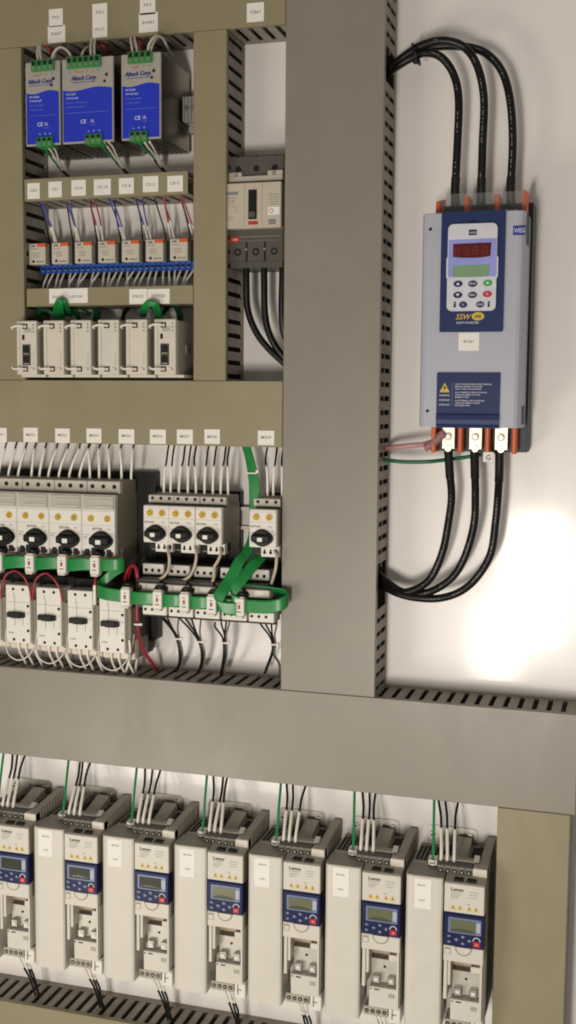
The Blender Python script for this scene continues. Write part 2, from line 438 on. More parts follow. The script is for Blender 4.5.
for i, (lab, pts, M) in enumerate([
    ('left of the two upright white wires above the narrow left power supply', PP(f1, (222, 250, 80), (216, 200, 72), (220, 150, 60), (235, 120, 45)), WWIRE),
    ('right of the two upright white wires above the narrow left power supply', PP(f1, (240, 250, 80), (232, 195, 72), (232, 150, 60), (250, 120, 45)), WWIRE),
    ('white wire arching from the narrow power supply towards the wide one', PP(f1, (292, 245, 80), (310, 190, 76), (345, 158, 72), (385, 175, 66), (412, 215, 60), (420, 250, 50)), WWIRE),
    ('second white wire at the right end of the narrow power supply terminals', PP(f1, (302, 247, 80), (320, 185, 70), (345, 160, 55), (370, 150, 40)), WWIRE),
    ('grey green wire bending up at the left of the wide power supply', PP(f1, (465, 225, 80), (480, 180, 74), (505, 155, 62), (540, 150, 50)), TANW),
    ('left upright white wire above the wide middle power supply', PP(f1, (525, 215, 80), (522, 160, 70), (530, 110, 55), (545, 80, 40)), WWIRE),
    ('right upright white wire above the wide middle power supply', PP(f1, (545, 215, 80), (543, 160, 70), (548, 110, 55), (560, 80, 40)), WWIRE),
    ('left upright white wire above the separate right power supply', PP(f2, (208, 168, 80), (200, 125, 70), (196, 90, 58), (200, 60, 42)), WWIRE),
    ('right upright white wire above the separate right power supply', PP(f2, (228, 168, 80), (222, 125, 70), (214, 90, 58), (215, 60, 42)), WWIRE),
    ('white wire bowing far right over the separate right power supply', PP(f2, (275, 165, 80), (285, 115, 78), (315, 78, 72), (350, 90, 60), (378, 145, 45), (400, 180, 30)), WWIRE),
    ('inner white wire bowing right over the separate right power supply', PP(f2, (290, 165, 80), (300, 120, 74), (325, 84, 62), (355, 85, 45)), WWIRE)]):
    wire(lab, gT, pts, 1.25, M)
for lab, pts in (('red wire bent behind the narrow left power supply', PP(f1, (225, 140, 45), (262, 150, 50), (290, 175, 48), (305, 215, 40))),
                 ('red wire bent behind the wide middle power supply', PP(f2, (30, 95, 45), (55, 120, 50), (80, 140, 46), (92, 170, 38))),
                 ('red wire bent behind the separate right power supply', PP(f2, (205, 85, 45), (235, 100, 50), (250, 130, 46), (258, 160, 38)))):
    o = wire(lab, 'short red wires above the power supplies', pts, 1.7, RWIRE)
f3 = (15, 120, 9.6)
for u, (dx, nm) in enumerate(((0, 'narrow left'), (1, 'wide middle'), (2, 'separate right'))):
    if u == 0: base = PP(f3, (270, 260, 80), (310, 310, 68), (380, 400, 45), (450, 480, 20))
    elif u == 1: base = PP(f2, (42, 588, 80), (70, 620, 65), (110, 665, 40), (155, 712, 20))
    else: base = PP(f2, (238, 588, 80), (262, 620, 65), (300, 655, 40), (338, 705, 20))
    for k, (M, mn) in enumerate(((GWIRE, 'green'), (FERR, 'left white'), (FERR, 'right white'))):
        off = [(k*5.2, 0, 0), (k*4.6, 0, .6*k), (k*2.4, 0, .8*k), (k*1.0, k, 0)]
        pts = [(p[0]+o_[0], p[1]+o_[1], p[2]+o_[2]) for p, o_ in zip(base, off)]
        wire('%s wire slanting down from the foot of the %s power supply' % (mn, nm), 'wires below the power supplies', pts, 1.05, M)
    e = base[-1]; q = base[-2]
    wire('dark brown wire end below the %s power supply' % nm, 'wires below the power supplies',
         [((q[0]+e[0])/2, 34, (q[2]+e[2])/2+1), (e[0]-1, 24, e[2]+2), (e[0]+4, 12, e[2]-6)], 1.5, mat('brown_wire', (.06, .02, .018), .4))
# end clamp on the rail
t = thing('rail_clamp', 'ribbed grey end clamp on the rail right of the power supplies', 'rail clamp', -431, 284)
b = MB(); b.box(-8, 7, 4, 32, -13, 12, mat('clamp_grey', (.30, .295, .285), .5), 1.2)
for k in range(4): b.box(-7+k*3.6, -5.4+k*3.6, 31, 34, -12, 11, MATS['clamp_grey'], .3)
b.box(-4, 9, 4, 26, -22, -12, MATS['clamp_grey'], 1); b.build('clamp_body', t)
MB().cyl(-3.4, 0, 33, 34.4, 2.4, STEEL).cyl(3.4, 0, 33, 34.4, 2.4, STEEL).build('screw', t)

# ------------------------------------------------------------------ relays
def relay():
    t = thing('relay', 'x', 'relay', -602.8, 135.6, group='small plug-in relays in a row')
    w = 18.8; h = 21.2
    MB().box(.3, w+5.2, 5, 36, 2.2, h-.5, DARK, .6).box(.3, w+5.2, 3, 17, -11, 2.2, DARK, .6).build('socket', t)
    MB().box(0, w, 36, 45, 0, h, mat('relay_cover_plastic', (.54, .50, .42), .42, var=.04), .6).build('cover', t)
    k = MB(); k.box(w*.52, w+.15, 40, 45.4, h-3.6, h+.15, ORANGE, .3); k.build('eject_lever', t)
    l = MB(); l.text('OMR', 2.6, 2.2, h-3.6, 45.3, INK, 'L', w=5.4); l.text('G2R 24VDC', 1.5, 2.2, h-6.2, 45.3, GREYINK, 'L', w=8)
    for q in range(3): l.box(3+q, 12, 45, 45.15, h-10-q*1.8, h-9.5-q*1.8, GREYINK)
    for q in range(4): l.cyl(9.4+q*2.2, 2.6, 45, 45.2, .75, INK, 8)
    l.cyl(5.3, 3.0, 45, 45.25, 1.5, HOLE, 12); l.build('lettering', t)
    tb = MB(); z0, z1 = -7.2, 1.6
    off = 3.0
    tb.box(off, off+25.7, 18, 26.5, z0, z1, BTERM, .4)
    for q in range(4):
        cx = off+3.3+q*6.4
        tb.box(cx-1.9, cx+1.9, 26.4, 26.8, z0+1.2, z0+5.6, NAVY); tb.box(cx-1.5, cx+1.5, 26.4, 27.2, z0+1.8, z0+3.2, mat('blue_clamp', (.12, .25, .62), .35))
        tb.box(cx+2.6, cx+3.2, 26.2, 26.7, z0, z1, NAVY)
    tb.build('terminal_strip', t)
    return t
r0 = relay()
rlab = ['leftmost relay, next to the left duct, under the CR1 label', 'second relay from the left duct in the row of seven',
        'third relay from the left duct in the row of seven', 'middle relay of the row of seven',
        'third relay from the narrow duct at the right of the row', 'second relay from the narrow duct at the right of the row',
        'rightmost relay of the row, next to the narrow khaki duct']
for k in range(7):
    lab = 'off-white relay with orange lever: '+rlab[k]
    lab = lab.replace('off-white relay with orange lever: ', 'off-white ') if len(lab.split()) > 16 else lab
    if k == 0: r0['label'] = lab
    else: dup(r0, -602.8+25.95*k, 135.6, lab)
cols = [(BLWIRE, 'blue'), (BLWIRE, 'blue'), (RWIRE, 'red'), (BLWIRE, 'dark blue'), (BLWIRE, 'blue'), (RWIRE, 'red'), (RWIRE, 'red')]
for k in range(7):
    x = -594+25.95*k
    for q in range(3):
        M, cn = cols[k] if q in (1, 2) else (BWIRE if q == 0 else WWIRE, 'black' if q == 0 else 'white')
        if k in (5, 6) and q == 2: M, cn = RWIRE, 'red'
        xb = x+4+q*3.8+random.uniform(-1.6, 1.6); sw = random.uniform(-8, 0) if q in (1, 2) else random.uniform(-5, 4)
        jx = random.uniform(-2, 2); pts = [(xb+sw, 40, 200), (xb+sw*.6+jx, 36, 190), (xb+sw*.15+jx*.7, 28, 175+random.uniform(-3, 3)), (xb, 22, 162), (xb, 20, 154)]
        c = cat_pts(pts, 6); h = len(c)//2
        mid = [tuple(p) for p in c]
        wire('%s wire above the %s relay from the left, %s of three' % (cn, ORD[k], ORD[q]), 'wires between the label duct and the relays', pts, .8, M,
             sleeve=[([mid[h], mid[h+4], mid[-4], mid[-1]], 1.15, FERR)] if q else None, n=6, k=4)
    for q in range(4):
        xa = x-5+7+q*6.2; dx = random.uniform(-5, 5)
        pts = [(xa, 24, 129), (xa+dx*.3, 28, 124), (xa+dx, 33, 116), (xa+dx*1.2, 36, 106)]
        wire('short white wire below the %s relay from the left, %s of four' % (ORD[k], ORD[q]), 'white wires dropping from the blue terminals', pts, 1.15, FERR, n=6, k=4)

# ------------------------------------------------------------------ white bus modules
MODW = mat('module_plastic', (.63, .59, .505), .42, var=.03, bump=.03, bscale=900)
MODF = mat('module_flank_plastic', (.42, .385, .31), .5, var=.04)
def module(ports):
    t = thing('bus_module', 'x', 'bus module', -601.3, 23, group='white rail modules in a row')
    w = 22.6; h = 53.6
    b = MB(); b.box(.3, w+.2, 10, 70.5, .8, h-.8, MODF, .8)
    b.box(w+.3, w+.8, 40, 50, 21, 30, CREAM2, .2); b.box(w+.7, w+.95, 41.5, 48.5, 22.2, 28.8, BEIGE)
    b.box(0, w+5, 12, 66, -2.4, .5, OFFW, .5)
    b.build('housing', t)
    f = MB(); f.box(0, w, 70, 75, 0, h, MODW, .8); f.box(3.8, 4.15, 74.9, 75.1, 7, h-7, GREYINK); f.build('front_cover', t)
    for zz in (h-5.6, 5.6):
        l = MB(); l.box(7.2, 12.8, 74.8, 75.5, zz-2.6, zz+2.6, DARK, .2); l.box(8.6, 11.6, 75.3, 75.9, zz-1.5, zz+1.2, OFFW, .2)
        l.build('latch', t)
        a = -1 if zz > 20 else 1
        l = MB(); l.tube([(9, 76, zz), (5, 78.5, zz+.6), (0, 79, zz-.2), (-3.5, 78, zz-1.4 if a < 0 else zz+1.5), (-4.2, 74, zz-2.5 if a < 0 else zz+2.3)], 1.15, WHITEP, 8, 5)
        l.build('release_lever', t)
    l = MB()
    for q in range(3): l.box(w-4.2, w-2.6, 75, 75.2, h-5-q*3.3, h-3.4-q*3.3, GREYINK)
    l.text('VDC 24', 1.4, w-7, 6.6, 75.2, GREYINK, 'L', w=4)
    l.cyl(w-3.4, 5.5, 75, 75.15, 1, GREYINK, 10)
    for q in range(7): l.box(w-3.6, w-3, 75, 75.12, 10+q*2, 11+q*2, GREYINK)
    l.build('lettering', t)
    if ports:
        p = MB(); p.box(6.8, 15.8, 74, 76, 9.2, 30, GBRE, .4)
        for zz in (14.4, 24.3):
            p.box(7.9, 14.9, 75.6, 76.15, zz-3.9, zz+3.9, HOLE); p.box(9.6, 13.2, 76, 76.3, zz+3.2, zz+4.5, HOLE); p.box(8.4, 14.4, 76, 76.2, zz-3.9, zz-2.9, BEIGE)
        p.build('network_ports', t)
        s = MB(); s.box(6.6, 9.3, 74.8, 75.6, 34.6, 39.6, DARK, .2); s.build('dip_switch', t)
        l = MB()
        for q in range(4): l.box(8.5, 17, 75, 75.15, 42+q*1.2, 42.5+q*1.2, GREYINK)
        l.build('lettering', t)
    return t
m1 = module(True); m2 = module(False)
m1['label'] = 'leftmost white module with two black network ports, overlapping the left duct'
m2['label'] = 'plain white module second from the left, beside the leftmost network module'
m2.location.x = -571.2*S
for k, lab in ((2, 'plain white module third from the left, one gap right of the green loop'), (3, 'plain white module fourth from the left in the row of six'),
               (4, 'plain white module directly left of the rightmost network module')):
    dup(m2, -601.3+30.0*k, 23, lab)
dup(m1, -451.3, 23, 'rightmost white module with two black network ports and its grey flank showing')
# green network cables
f4 = (10, 280, 5.76); f5 = (100, 280, 5.76)
for k in range(4):
    a = [(262+k*15, 215, 40), (258+k*15, 170, 52+k), (268+k*10, 130, 62), (285+k*5, 112, 64-k), (305+k*5, 128, 60), (300+k*12, 160, 50), (310+k*14, 200, 34)]
    wire('green network cable in the left loop over the network label, %s strand' % ORD[k], 'green network cables at the white modules', PP(f4, *a), 1.9, RIBBON, name='network_cable', cat='network cable')
for k in range(4):
    a = [(238+k*7, 205, 40), (242+k*8, 165+k*4, 56), (268+k*5, 132+k*5, 64), (300, 126+k*6, 64), (328-k*5, 140+k*5, 62), (345-k*8, 180, 54), (352-k*9, 220, 40)]
    wire('green network cable in the right loop over the network label, %s strand' % ORD[k], 'green network cables at the white modules', PP(f5, *a), 1.9, RIBBON, name='network_cable', cat='network cable')
DG = mat('dark_green_cable', (.01, .12, .035), .4)
for k, a in enumerate(([(160, 225, 30), (175, 180, 34), (215, 175, 36), (258, 200, 34)], [(130, 190, 22), (190, 160, 26), (250, 175, 28), (380, 170, 28), (470, 200, 22)],
                       [(330, 200, 30), (355, 170, 34), (380, 185, 30), (400, 230, 22)], [(480, 150, 24), (490, 190, 28), (488, 240, 24)], [(500, 150, 24), (508, 190, 28), (506, 240, 24)])):
    wire('dark green cable in shade behind the left white modules, %s from left' % ORD[k], 'dark cables in the shade above the white modules', PP(f4, *a), 2.4, DG, name='network_cable', cat='network cable')
for k, a in enumerate(([(130, 230, 30), (140, 190, 28), (165, 160, 24)], [(360, 200, 32), (380, 170, 30), (400, 150, 24)], [(430, 150, 24), (450, 190, 28), (455, 230, 24)], [(445, 150, 24), (465, 190, 28), (470, 230, 24)])):
    wire('%s cable in shade behind the right white modules, %s from left' % ('dark green' if k > 1 else 'black', ORD[k]), 'dark cables in the shade above the white modules', PP(f5, *a), 2.2, DG if k > 1 else BWIRE, name='network_cable', cat='network cable')

# ------------------------------------------------------------------ circuit breaker
t = thing('circuit_breaker', 'grey and beige three pole circuit breaker with black toggle and red oval badge', 'circuit breaker', -388.4, 127)
b = MB(); b.box(0, 57.8, 1, 42, 6, 106.5, GBRE, 1.2); b.box(1.5, 56.5, 1, 40, 0, 8, GBRE, 1)
for cx in (11.3, 29.8, 48.4):
    b.cyl(cx, 93.8, 41.7, 42.3, 3.1, BLACK, 16); b.cyl(cx, 15.2, 41.7, 42.3, 3.6, BLACK, 16); b.cyl(cx, 15.2, 42, 42.5, 1.8, GBRE, 8)
    b.box(cx-.8, cx+.8, 41.8, 42.4, 104.6, 106, BLACK)
for cx in (20.5, 39): b.box(cx-.6, cx+.6, 41.8, 43.5, 6, 24, BLACK); b.cyl(cx, 17.4, 42, 43.8, 1.1, STEEL, 8)
b.build('housing', t)
s = MB(); s.box(.4, 57.4, 41.5, 46, 81.5, 86.5, mat('breaker_trim', (.46, .42, .36), .4), .6); s.box(.4, 16, 41.5, 45.5, 85.5, 90.5, MATS['breaker_trim'], .6); s.box(42, 57.4, 41.5, 45.5, 85.5, 91, MATS['breaker_trim'], .6)
s.cyl(10.5, 87, 45, 46.6, 2, STEEL); s.cyl(48.8, 88, 45, 46.6, 2, STEEL); s.build('retaining_bar', t)
c = MB(); c.box(2, 58, 42, 52, 36.3, 79.2, mat('breaker_beige', (.50, .445, .35), .45, var=.03), .8)
c.box(21.2, 21.5, 51.9, 52.1, 38, 78.5, GREYINK); c.box(39, 39.3, 51.9, 52.1, 38, 78.5, GREYINK); c.build('front_cover', t)
k = MB(); k.box(25.2, 33.8, 51.5, 52.4, 44.6, 72.4, BLACK, .2); k.box(26.2, 33, 52.3, 56.5, 46, 51.6, GBRE, .8); k.build('toggle', t)
k = MB(); k.box(25.2, 35, 51.6, 52.8, 39.5, 42.6, RED, .3); k.build('trip_button', t)
l = MB(); l.box(3.6, 15, 51.9, 52.15, 68, 71, GREYINK)
for q in range(3): l.text(('600Y/347V', 'AC 50/60', 'CAT. A')[q], 1.8, 3.6, 64.5-q*2.6, 52.2, GREYINK, 'L', w=(10, 8, 6)[q])
for q in range(2): l.box(3.8, 13.5, 51.9, 52.1, 56.8-q*5, 57.1-q*5, GREYINK); l.box(3.8+q*9.4, 4.1+q*9.4, 51.9, 52.1, 52, 57, GREYINK)
for q in range(3): l.box(3.8, 10-q, 51.9, 52.1, 47.6-q*1.7, 48.1-q*1.7, GREYINK)
for q in range(5): l.box(45.5+q*.4, 56, 51.9, 52.1, 67-q*2.3, 67.6-q*2.3, GREYINK)
l.box(45, 56.4, 51.9, 52.12, 48, 55.4, PAPER); l.cyl(48.2, 51.7, 51.9, 52.3, 2.2, GREYINK, 14); l.cyl(48.2, 51.7, 52, 52.4, 1.5, PAPER, 14)
l.box(45.6, 53, 51.9, 52.15, 39, 44, GREYINK)
l.box(13, 55, 42, 42.2, 29.3, 30, GREYINK); l.box(13, 55, 42, 42.2, 25.6, 26, GREYINK)
l.build('lettering', t)
bd = MB(); bd.cyl(8.4, 27.3, 41.8, 42.7, 5.3, mat('badge_red', (.55, .03, .02), .4), 20, rz=2.7); bd.text('ABE', 2.2, 8.4, 26.5, 42.8, PAPER, w=5.2); bd.build('badge', t)
f6 = (220, 250, 7.2)
for k, (lab, a) in enumerate((('leftmost of three black cables hanging from the circuit breaker', [(190, 80, 36), (190, 240, 36), (200, 430, 34), (260, 590, 32), (350, 710, 30), (470, 820, 28), (540, 870, 26)]),
                 ('middle one of three black cables hanging from the circuit breaker', [(318, 80, 36), (318, 240, 36), (325, 470, 34), (365, 630, 32), (450, 760, 29), (540, 850, 26)]),
                 ('black cable under the circuit breaker half hidden by the grey duct', [(452, 80, 36), (448, 240, 36), (445, 450, 34), (460, 600, 31), (520, 720, 27), (560, 800, 25)]))):
    wire(lab, 'black cables below the circuit breaker', PP(f6, *a), 3.4, CABLE, name='power_cable', cat='power cable', n=12)

# ------------------------------------------------------------------ soft starter
X0, Z0 = -188.5, -23.6
t = thing('soft_starter', 'pale grey and blue soft starter with red display and keypad', 'soft starter', X0, Z0)
w, h = 92.3, 190.6
MB().box(6.5, 91.6, .5, 27, -23.5, 204.5, mat('heatsink_dark', (.03, .035, .06), .5), .5).build('heat_sink', t)
b = MB()
wb_ = w-3
pts = [(-2.6, 16), (-2.6, 67), (-1.9, 71), (-.2, 73.8), (3, 75), (wb_-6, 75), (wb_-3, 74.2), (wb_-.9, 71.5), (wb_, 67), (wb_, 16)]
b.tprism(pts, .6, h-.6, WEGG)
b.tprism([(x if x > 20 else x+.6, d-1.2) if x < 46 else (x-.6, d-1.2) for x, d in pts], 0, h, WEGG)
b.box(-2.85, -1.8, 30, 66, h-20, h-.8, DARK); b.box(wb_-.8, wb_+.2, 40, 66, h-28, h-.8, DARK); b.box(-2.85, -1.8, 30, 66, 1, 16, DARK); b.box(wb_-.6, wb_+.25, 40, 66, 3, 20, DARK)
b.build('housing', t)
for cx, cz in ((5.5, h-14), (6, 14.5)): MB().cyl(cx, cz, 74.5, 75.4, 1.5, HOLE, 12).build('cover_screw', t)
u = MB(); u.rrect(15.6, 72.2, 85.2, h+.3, 60, 77, 1.5, WEGB)
u.prism([(17, 86.8), (71, 86.8), (71, 89), (56, 90.3), (44, 90.6), (30, 90.3), (17, 89)], 76.9, 77.5, WEGB)
u.build('blue_upper_panel', t)
u = MB(); u.rrect(14.2, 71, 11.5, 49.2, 60, 76.4, 1.2, WEGB); u.sprism([(58, 12.6), (76.6, 12.6), (77.6, 11), (77.9, 7), (77.2, 3), (75.4, .6), (72, -.6), (58, -.6)], 14.2, 71, WEGB)
for q in range(4): u.box(15, 70.4, 76.3, 76.7, 40.6+q*2.1, 41.3+q*2.1, WEGB)
u.build('blue_lower_panel', t)
k = MB(); k.rrect(22.2, 65.6, 103.5, 179.6, 76, 80, 4.5, KEYP); k.rrect(21.2, 66.8, 131, 152, 76, 79.6, 3, KEYP)
k.build('keypad', t)
q_ = k = None
kp = [c for c in t.children if c.name.startswith('keypad')][0]
MB().prism([(23.5, 133.2), (64.9, 133.2), (65.5, 137), (65.2, 166.3), (23, 165.9), (22.8, 137)], 79.9, 80.2, LAV).build('display_film', kp)
d_ = MB(); d_.prism([(27, 151), (35, 150), (44, 149.7), (53, 150), (60, 151), (60.6, 162.7), (27, 162.3)], 80.1, 80.5, REDD)
for q in range(4):
    cx = 30.5+q*8.1
    for (a, b_, c, e) in ((-1.9, 1.9, 5, 5.5), (-1.9, 1.9, 2.2, 2.6), (-1.9, 1.9, -.6, -.2), (-2.3, -1.9, 2.6, 5), (1.9, 2.3, 2.6, 5), (-2.3, -1.9, -.2, 2.2), (1.9, 2.3, -.2, 2.2)):
        d_.box(cx+a, cx+b_, 80.3, 80.6, 153.5+c, 153.5+e, REDSEG)
d_.build('red_display', kp)
d_ = MB(); d_.prism([(27.5, 134), (36, 133), (50, 133), (59, 134), (59.5, 143.5), (27.3, 143)], 80.1, 80.5, WLCD); d_.build('lcd_display', kp)
def wb(cx, cz, M, rx=4.2, rz=2.9, txt=None):
    b = MB(); b.cyl(cx, cz, 79.8, 80.9, rx, M, 22, rz=rz, r1=rx*.9)
    if txt == 'up': b.prism([(cx-1.6, cz-1), (cx+1.6, cz-1), (cx, cz+1.3)], 80.9, 81.1, PAPER)
    elif txt == 'dn': b.prism([(cx-1.6, cz+1), (cx, cz-1.3), (cx+1.6, cz+1)], 80.9, 81.1, PAPER)
    elif txt: b.text(txt, 2.3, cx, cz-.8, 81.05, PAPER, w=min(5.2, 1.9*len(txt)))
    b.build('button', kp)
wb(32, 127.4, WEGB, txt='up'); wb(45, 127.2, WEGB, txt='PROG'); wb(58.2, 127.6, GBTN, txt='I')
wb(32, 117.6, WEGB, txt='dn'); wb(45, 117.4, WEGB, txt='ESC'); wb(58, 118, RED, txt='O')
wb(37, 109, WEGB, 3.8, 2.9, 'C'); wb(52, 109, WEGB, 3.8, 2.9, 'JOG')
for cx in (29.5, 59.5): MB().box(cx-.9, cx+.9, 79.9, 80.4, 106.6, 111.6, NAVY).cyl(cx, 110.2, 80.3, 80.7, .6, GBTN, 8).build('indicator_light', kp)
l = MB(); l.box(40.5, 47.5, 79.9, 80.2, 169.5, 174.3, NAVY); l.text('WEG', 2.6, 44, 170.8, 80.4, KEYP, w=6)
l.box(78.6, 89.6, 74.9, 75.3, 169, 177.2, mat('logo_cobalt', (.012, .03, .26), .4)); l.text('WEG', 5.4, 84.1, 171.1, 75.5, KEYP, w=9.6)
l.text('SSW', 6.6, 37.3, 96.3, 77.6, YEL, shear=.3, w=14); l.cyl(50, 98.8, 77, 77.6, 5.6, YEL, 24, rz=3.6); l.text('06', 4.2, 50, 97.3, 77.8, WEGB, shear=.2, w=6)
l.text('SOFT-STARTER', 2.5, 41, 92.4, 77.75, WINK, w=20)
l.box(40, 48, 76.9, 77.8, 180.6, 182.4, NAVY)
l.prism([(17, 31.5), (26, 31.5), (21.5, 40)], 76.4, 76.7, YEL); l.prism([(21.8, 38), (19.9, 35), (21.3, 35), (20.8, 32.6), (23.3, 36), (21.8, 36)], 76.65, 76.9, INK)
for q, s in enumerate(('WARNING', 'ATENCION', 'ATENCAO')): l.text(s, 2.1, 21.4, 28-q*4.2, 76.7, WINK, w=9.6)
l.box(28.2, 28.45, 76.3, 76.6, 19, 40, LINK)
lines = ['HIGH VOLTAGE INSIDE, READ MANUAL', 'BEFORE OPENING THE COVER', 'WAIT 3 MIN TO DISCHARGE', 'ALTA TENSION, LEER EL MANUAL', 'ANTES DE ABRIR LA TAPA', 'ESPERE 3 MIN', 'ALTA TENSAO, LEIA O MANUAL', 'ANTES DE ABRIR A TAMPA', 'AGUARDE 3 MIN']
for q, s in enumerate(lines): l.text(s, 1.75, 31, 38.2-q*2.15-(q//3)*.9, 76.7, WINK, 'L', w=min(33, len(s)*1.02))
l.build('lettering', t)
s = MB().box(33, 51.4, 75.05, 75.5, 68.6, 84.8, PAPER).build('label_sticker', t); MB().text('BV#1', 3.6, 42, 75.6, 75.6, GREYINK, w=9).build('lettering', s)
for q, x in enumerate((7.5, 33, 60.5, 85)):
    b = MB()
    if q == 0: b.sprism([(20, h), (55, h), (52, h+14), (20, h+21)], x-1.2, x+2.4, ORANGE)
    else: b.box(x-1.8, x+2.2, 20, 50, h-2, h+(19 if q < 3 else 21), ORANGE, .6)
    b.build('insulator', t)
for q, x in enumerate((7, 32, 57, 81.5)):
    MB().box(x-2.2, x+2.2, 18, 46, -24.5, 1, ORANGE, 1.3).build('insulator', t)
MB().box(9, 86, 50, 50.5, h-1, h+20.5, CLEAR).build('terminal_shield', t)
for x in (21, 45.5, 72):
    l = MB(); l.box(x-6, x+6, 24, 36, h-1, h+7, LUG, .5); l.cyl(x-3.5, h+4, 35.5, 38, 2.6, STEEL, 6); l.build('line_terminal', t)
for x in (20, 45.3, 69):
    l = MB(); l.box(x-6.3, x+6.3, 24, 39, -21.5, 1, LUG, .7); l.cyl(x, -9.4, 38.5, 39.6, 3.9, WHITEP, 18); l.cyl(x, -9.4, 39.5, 42, 2.3, STEEL, 6)
    l.cyl(x, -20.5, 30, 40.5, 3.2, LUG, 12); l.build('load_terminal', t)
f7 = (380, 0, 2.939); f8 = (370, 400, 2.796)
PRINT = mat('cable_print', (.20, .195, .18), .5)
CG = 'thick black cables of the soft starter'
for lab, f, a in (
    ('upper black cable into the left terminal of the soft starter', f7, [(222, 610, 36), (222, 560, 38), (228, 420, 40), (229, 290, 40), (217, 215, 40), (182, 168, 40), (140, 156, 38), (100, 165, 36), (55, 195, 32), (20, 215, 24), (-20, 235, 14)]),
    ('upper black cable into the middle terminal of the soft starter', f7, [(297, 610, 36), (298, 560, 38), (304, 420, 40), (305, 290, 42), (286, 195, 43), (245, 138, 44), (190, 121, 44), (130, 130, 42), (85, 155, 38), (40, 190, 32), (10, 215, 25), (-20, 230, 16)]),
    ('upper black cable into the right terminal of the soft starter', f7, [(386, 610, 36), (386, 560, 38), (388, 420, 40), (382, 300, 38), (358, 215, 36), (320, 165, 34), (270, 140, 32), (200, 133, 30), (130, 142, 30), (80, 165, 28), (40, 195, 24), (10, 212, 20), (-20, 226, 12)]),
    ('lower black cable from the left terminal of the soft starter', f8, [(219, 140, 36), (222, 200, 38), (226, 270, 42), (220, 345, 44), (202, 425, 44), (172, 490, 42), (135, 525, 38), (90, 537, 34), (45, 522, 28), (15, 500, 22), (-20, 475, 14)]),
    ('lower black cable from the middle terminal of the soft starter', f8, [(292, 140, 36), (295, 200, 38), (297, 270, 42), (291, 345, 44), (270, 430, 44), (235, 490, 42), (190, 526, 40), (140, 540, 38), (90, 534, 34), (45, 508, 28), (15, 482, 22), (-20, 460, 14)]),
    ('lower black cable from the right terminal of the soft starter', f8, [(362, 140, 36), (361, 210, 38), (359, 280, 42), (353, 345, 44), (335, 430, 44), (300, 495, 44), (250, 537, 42), (190, 556, 40), (130, 553, 38), (80, 540, 34), (40, 522, 28), (15, 508, 22), (-20, 492, 14)])):
    cp_ = PP(f, *a)
    cp_ = [cp_[0]] + [(x+random.uniform(-.7, .7), d+random.uniform(-1.5, 1.5), z+random.uniform(-.7, .7)) for x, d, z in cp_[1:-1]] + [cp_[-1]]
    o = wire(lab, CG, cp_, 3.75, CABLE, name='power_cable', cat='power cable', n=14)
    cc = cat_pts(cp_, 24); pr = MB(); i = 30
    while i < len(cc)*.62:
        L = random.choice((1, 1, 2, 3))
        for j in range(i, min(i+L, len(cc)-1)):
            tg = (cc[j+1]-cc[j]); q = tg.copy(); q.length = tg.length*.7
            nn = tg.cross(Vector((0, 1, 0))).normalized()*.55
            if nn.x > 0: nn = -nn
            c_ = cc[j] + Vector((-.5, 3.72, 0)) - Vector(cp_[0])
            pr.add([c_-nn, c_+nn, c_+nn+q, c_-nn+q], [(0, 1, 2, 3)], PRINT)
        i += L + random.choice((1, 1, 2, 14))
    pr.build('printing', o)
    hs = [Vector(cp_[1])-Vector(cp_[0]), (Vector(cp_[1]).lerp(Vector(cp_[2]), .28))-Vector(cp_[0])]
    MB().tube([(0, 0, 0), tuple(hs[0]), tuple(hs[1])], 4.15, BLACK, 14, 4).build('shrink_sleeve', o)
b = MB(); c0 = P(380+100/2.939, 160/2.939, 37)
ring = [(c0[0]-3*math.sin(q)+2, c0[1]+10*math.cos(q), c0[2]+9*math.sin(q)) for q in [2*math.pi*i/12 for i in range(13)]]
b.tube(ring, 1.3, BLACK, 6, 3)
b.tube([(c0[0]+1, 45, c0[2]-8), (c0[0]+3, 46, c0[2]-10), (c0[0]+6, 45, c0[2]-9)], 1.6, BLACK, 6, 3)
tag(b.build('cable_tie', org=c0), 'black cable tie binding the upper soft starter cables by the duct', 'cable tie')
f9 = (380, 420, 6.4)
a = PP(f9, (20, 188, 12), (60, 178, 30), (130, 170, 34), (200, 163, 36), (280, 155, 38), (340, 138, 40))
wire('pink translucent sleeve running from the duct to the soft starter', None, a, 2.6, PINK, name='cable_sleeve', cat='cable sleeve')
b = MB(); c = cat_pts(PP(f9, (285, 178, 41), (330, 158, 43), (370, 120, 44), (405, 85, 44)), 12)
hel = []
for i in range(0, 133):
    u = i/132*(len(c)-1); j = min(int(u), len(c)-2); p = c[j].lerp(c[j+1], u-j); tg = (c[j+1]-c[j]).normalized()
    n1 = tg.cross(Vector((0, 1, 0))).normalized(); n2 = tg.cross(n1); an = i/132*2*math.pi*11
    hel.append(tuple(p + n1*(3.4*math.cos(an)) + n2*(3.4*math.sin(an))))
b.tube(hel, .85, PINK, 6, 1); b.tube(PP(f9, (285, 178, 41), (330, 158, 43), (370, 120, 44), (405, 85, 44)), 2.6, mat('clear_spiral', (.60, .50, .47), .25, alpha=.75), 8, 6)
tag(b.build('spiral_wrap', org=tuple(c[0])), 'clear spiral wrap at the lower left corner of the soft starter', 'cable wrap')
a = PP(f9, (0, 248, 14), (35, 255, 30), (150, 268, 34), (300, 267, 34), (410, 256, 30), (560, 236, 26), (720, 205, 24), (760, 190, 22))
wire('green earth wire with dark stripe below the soft starter', None, a, 1.9, mat('earth_wire', (.01, .13, .06), .35, var=.2), name='earth_wire')
b = MB(); p = P(488.3, 457, 46); b.box(-4.8, 4.8, -.4, .4, -4.6, 4.6, PAPER, .2); o = MB()
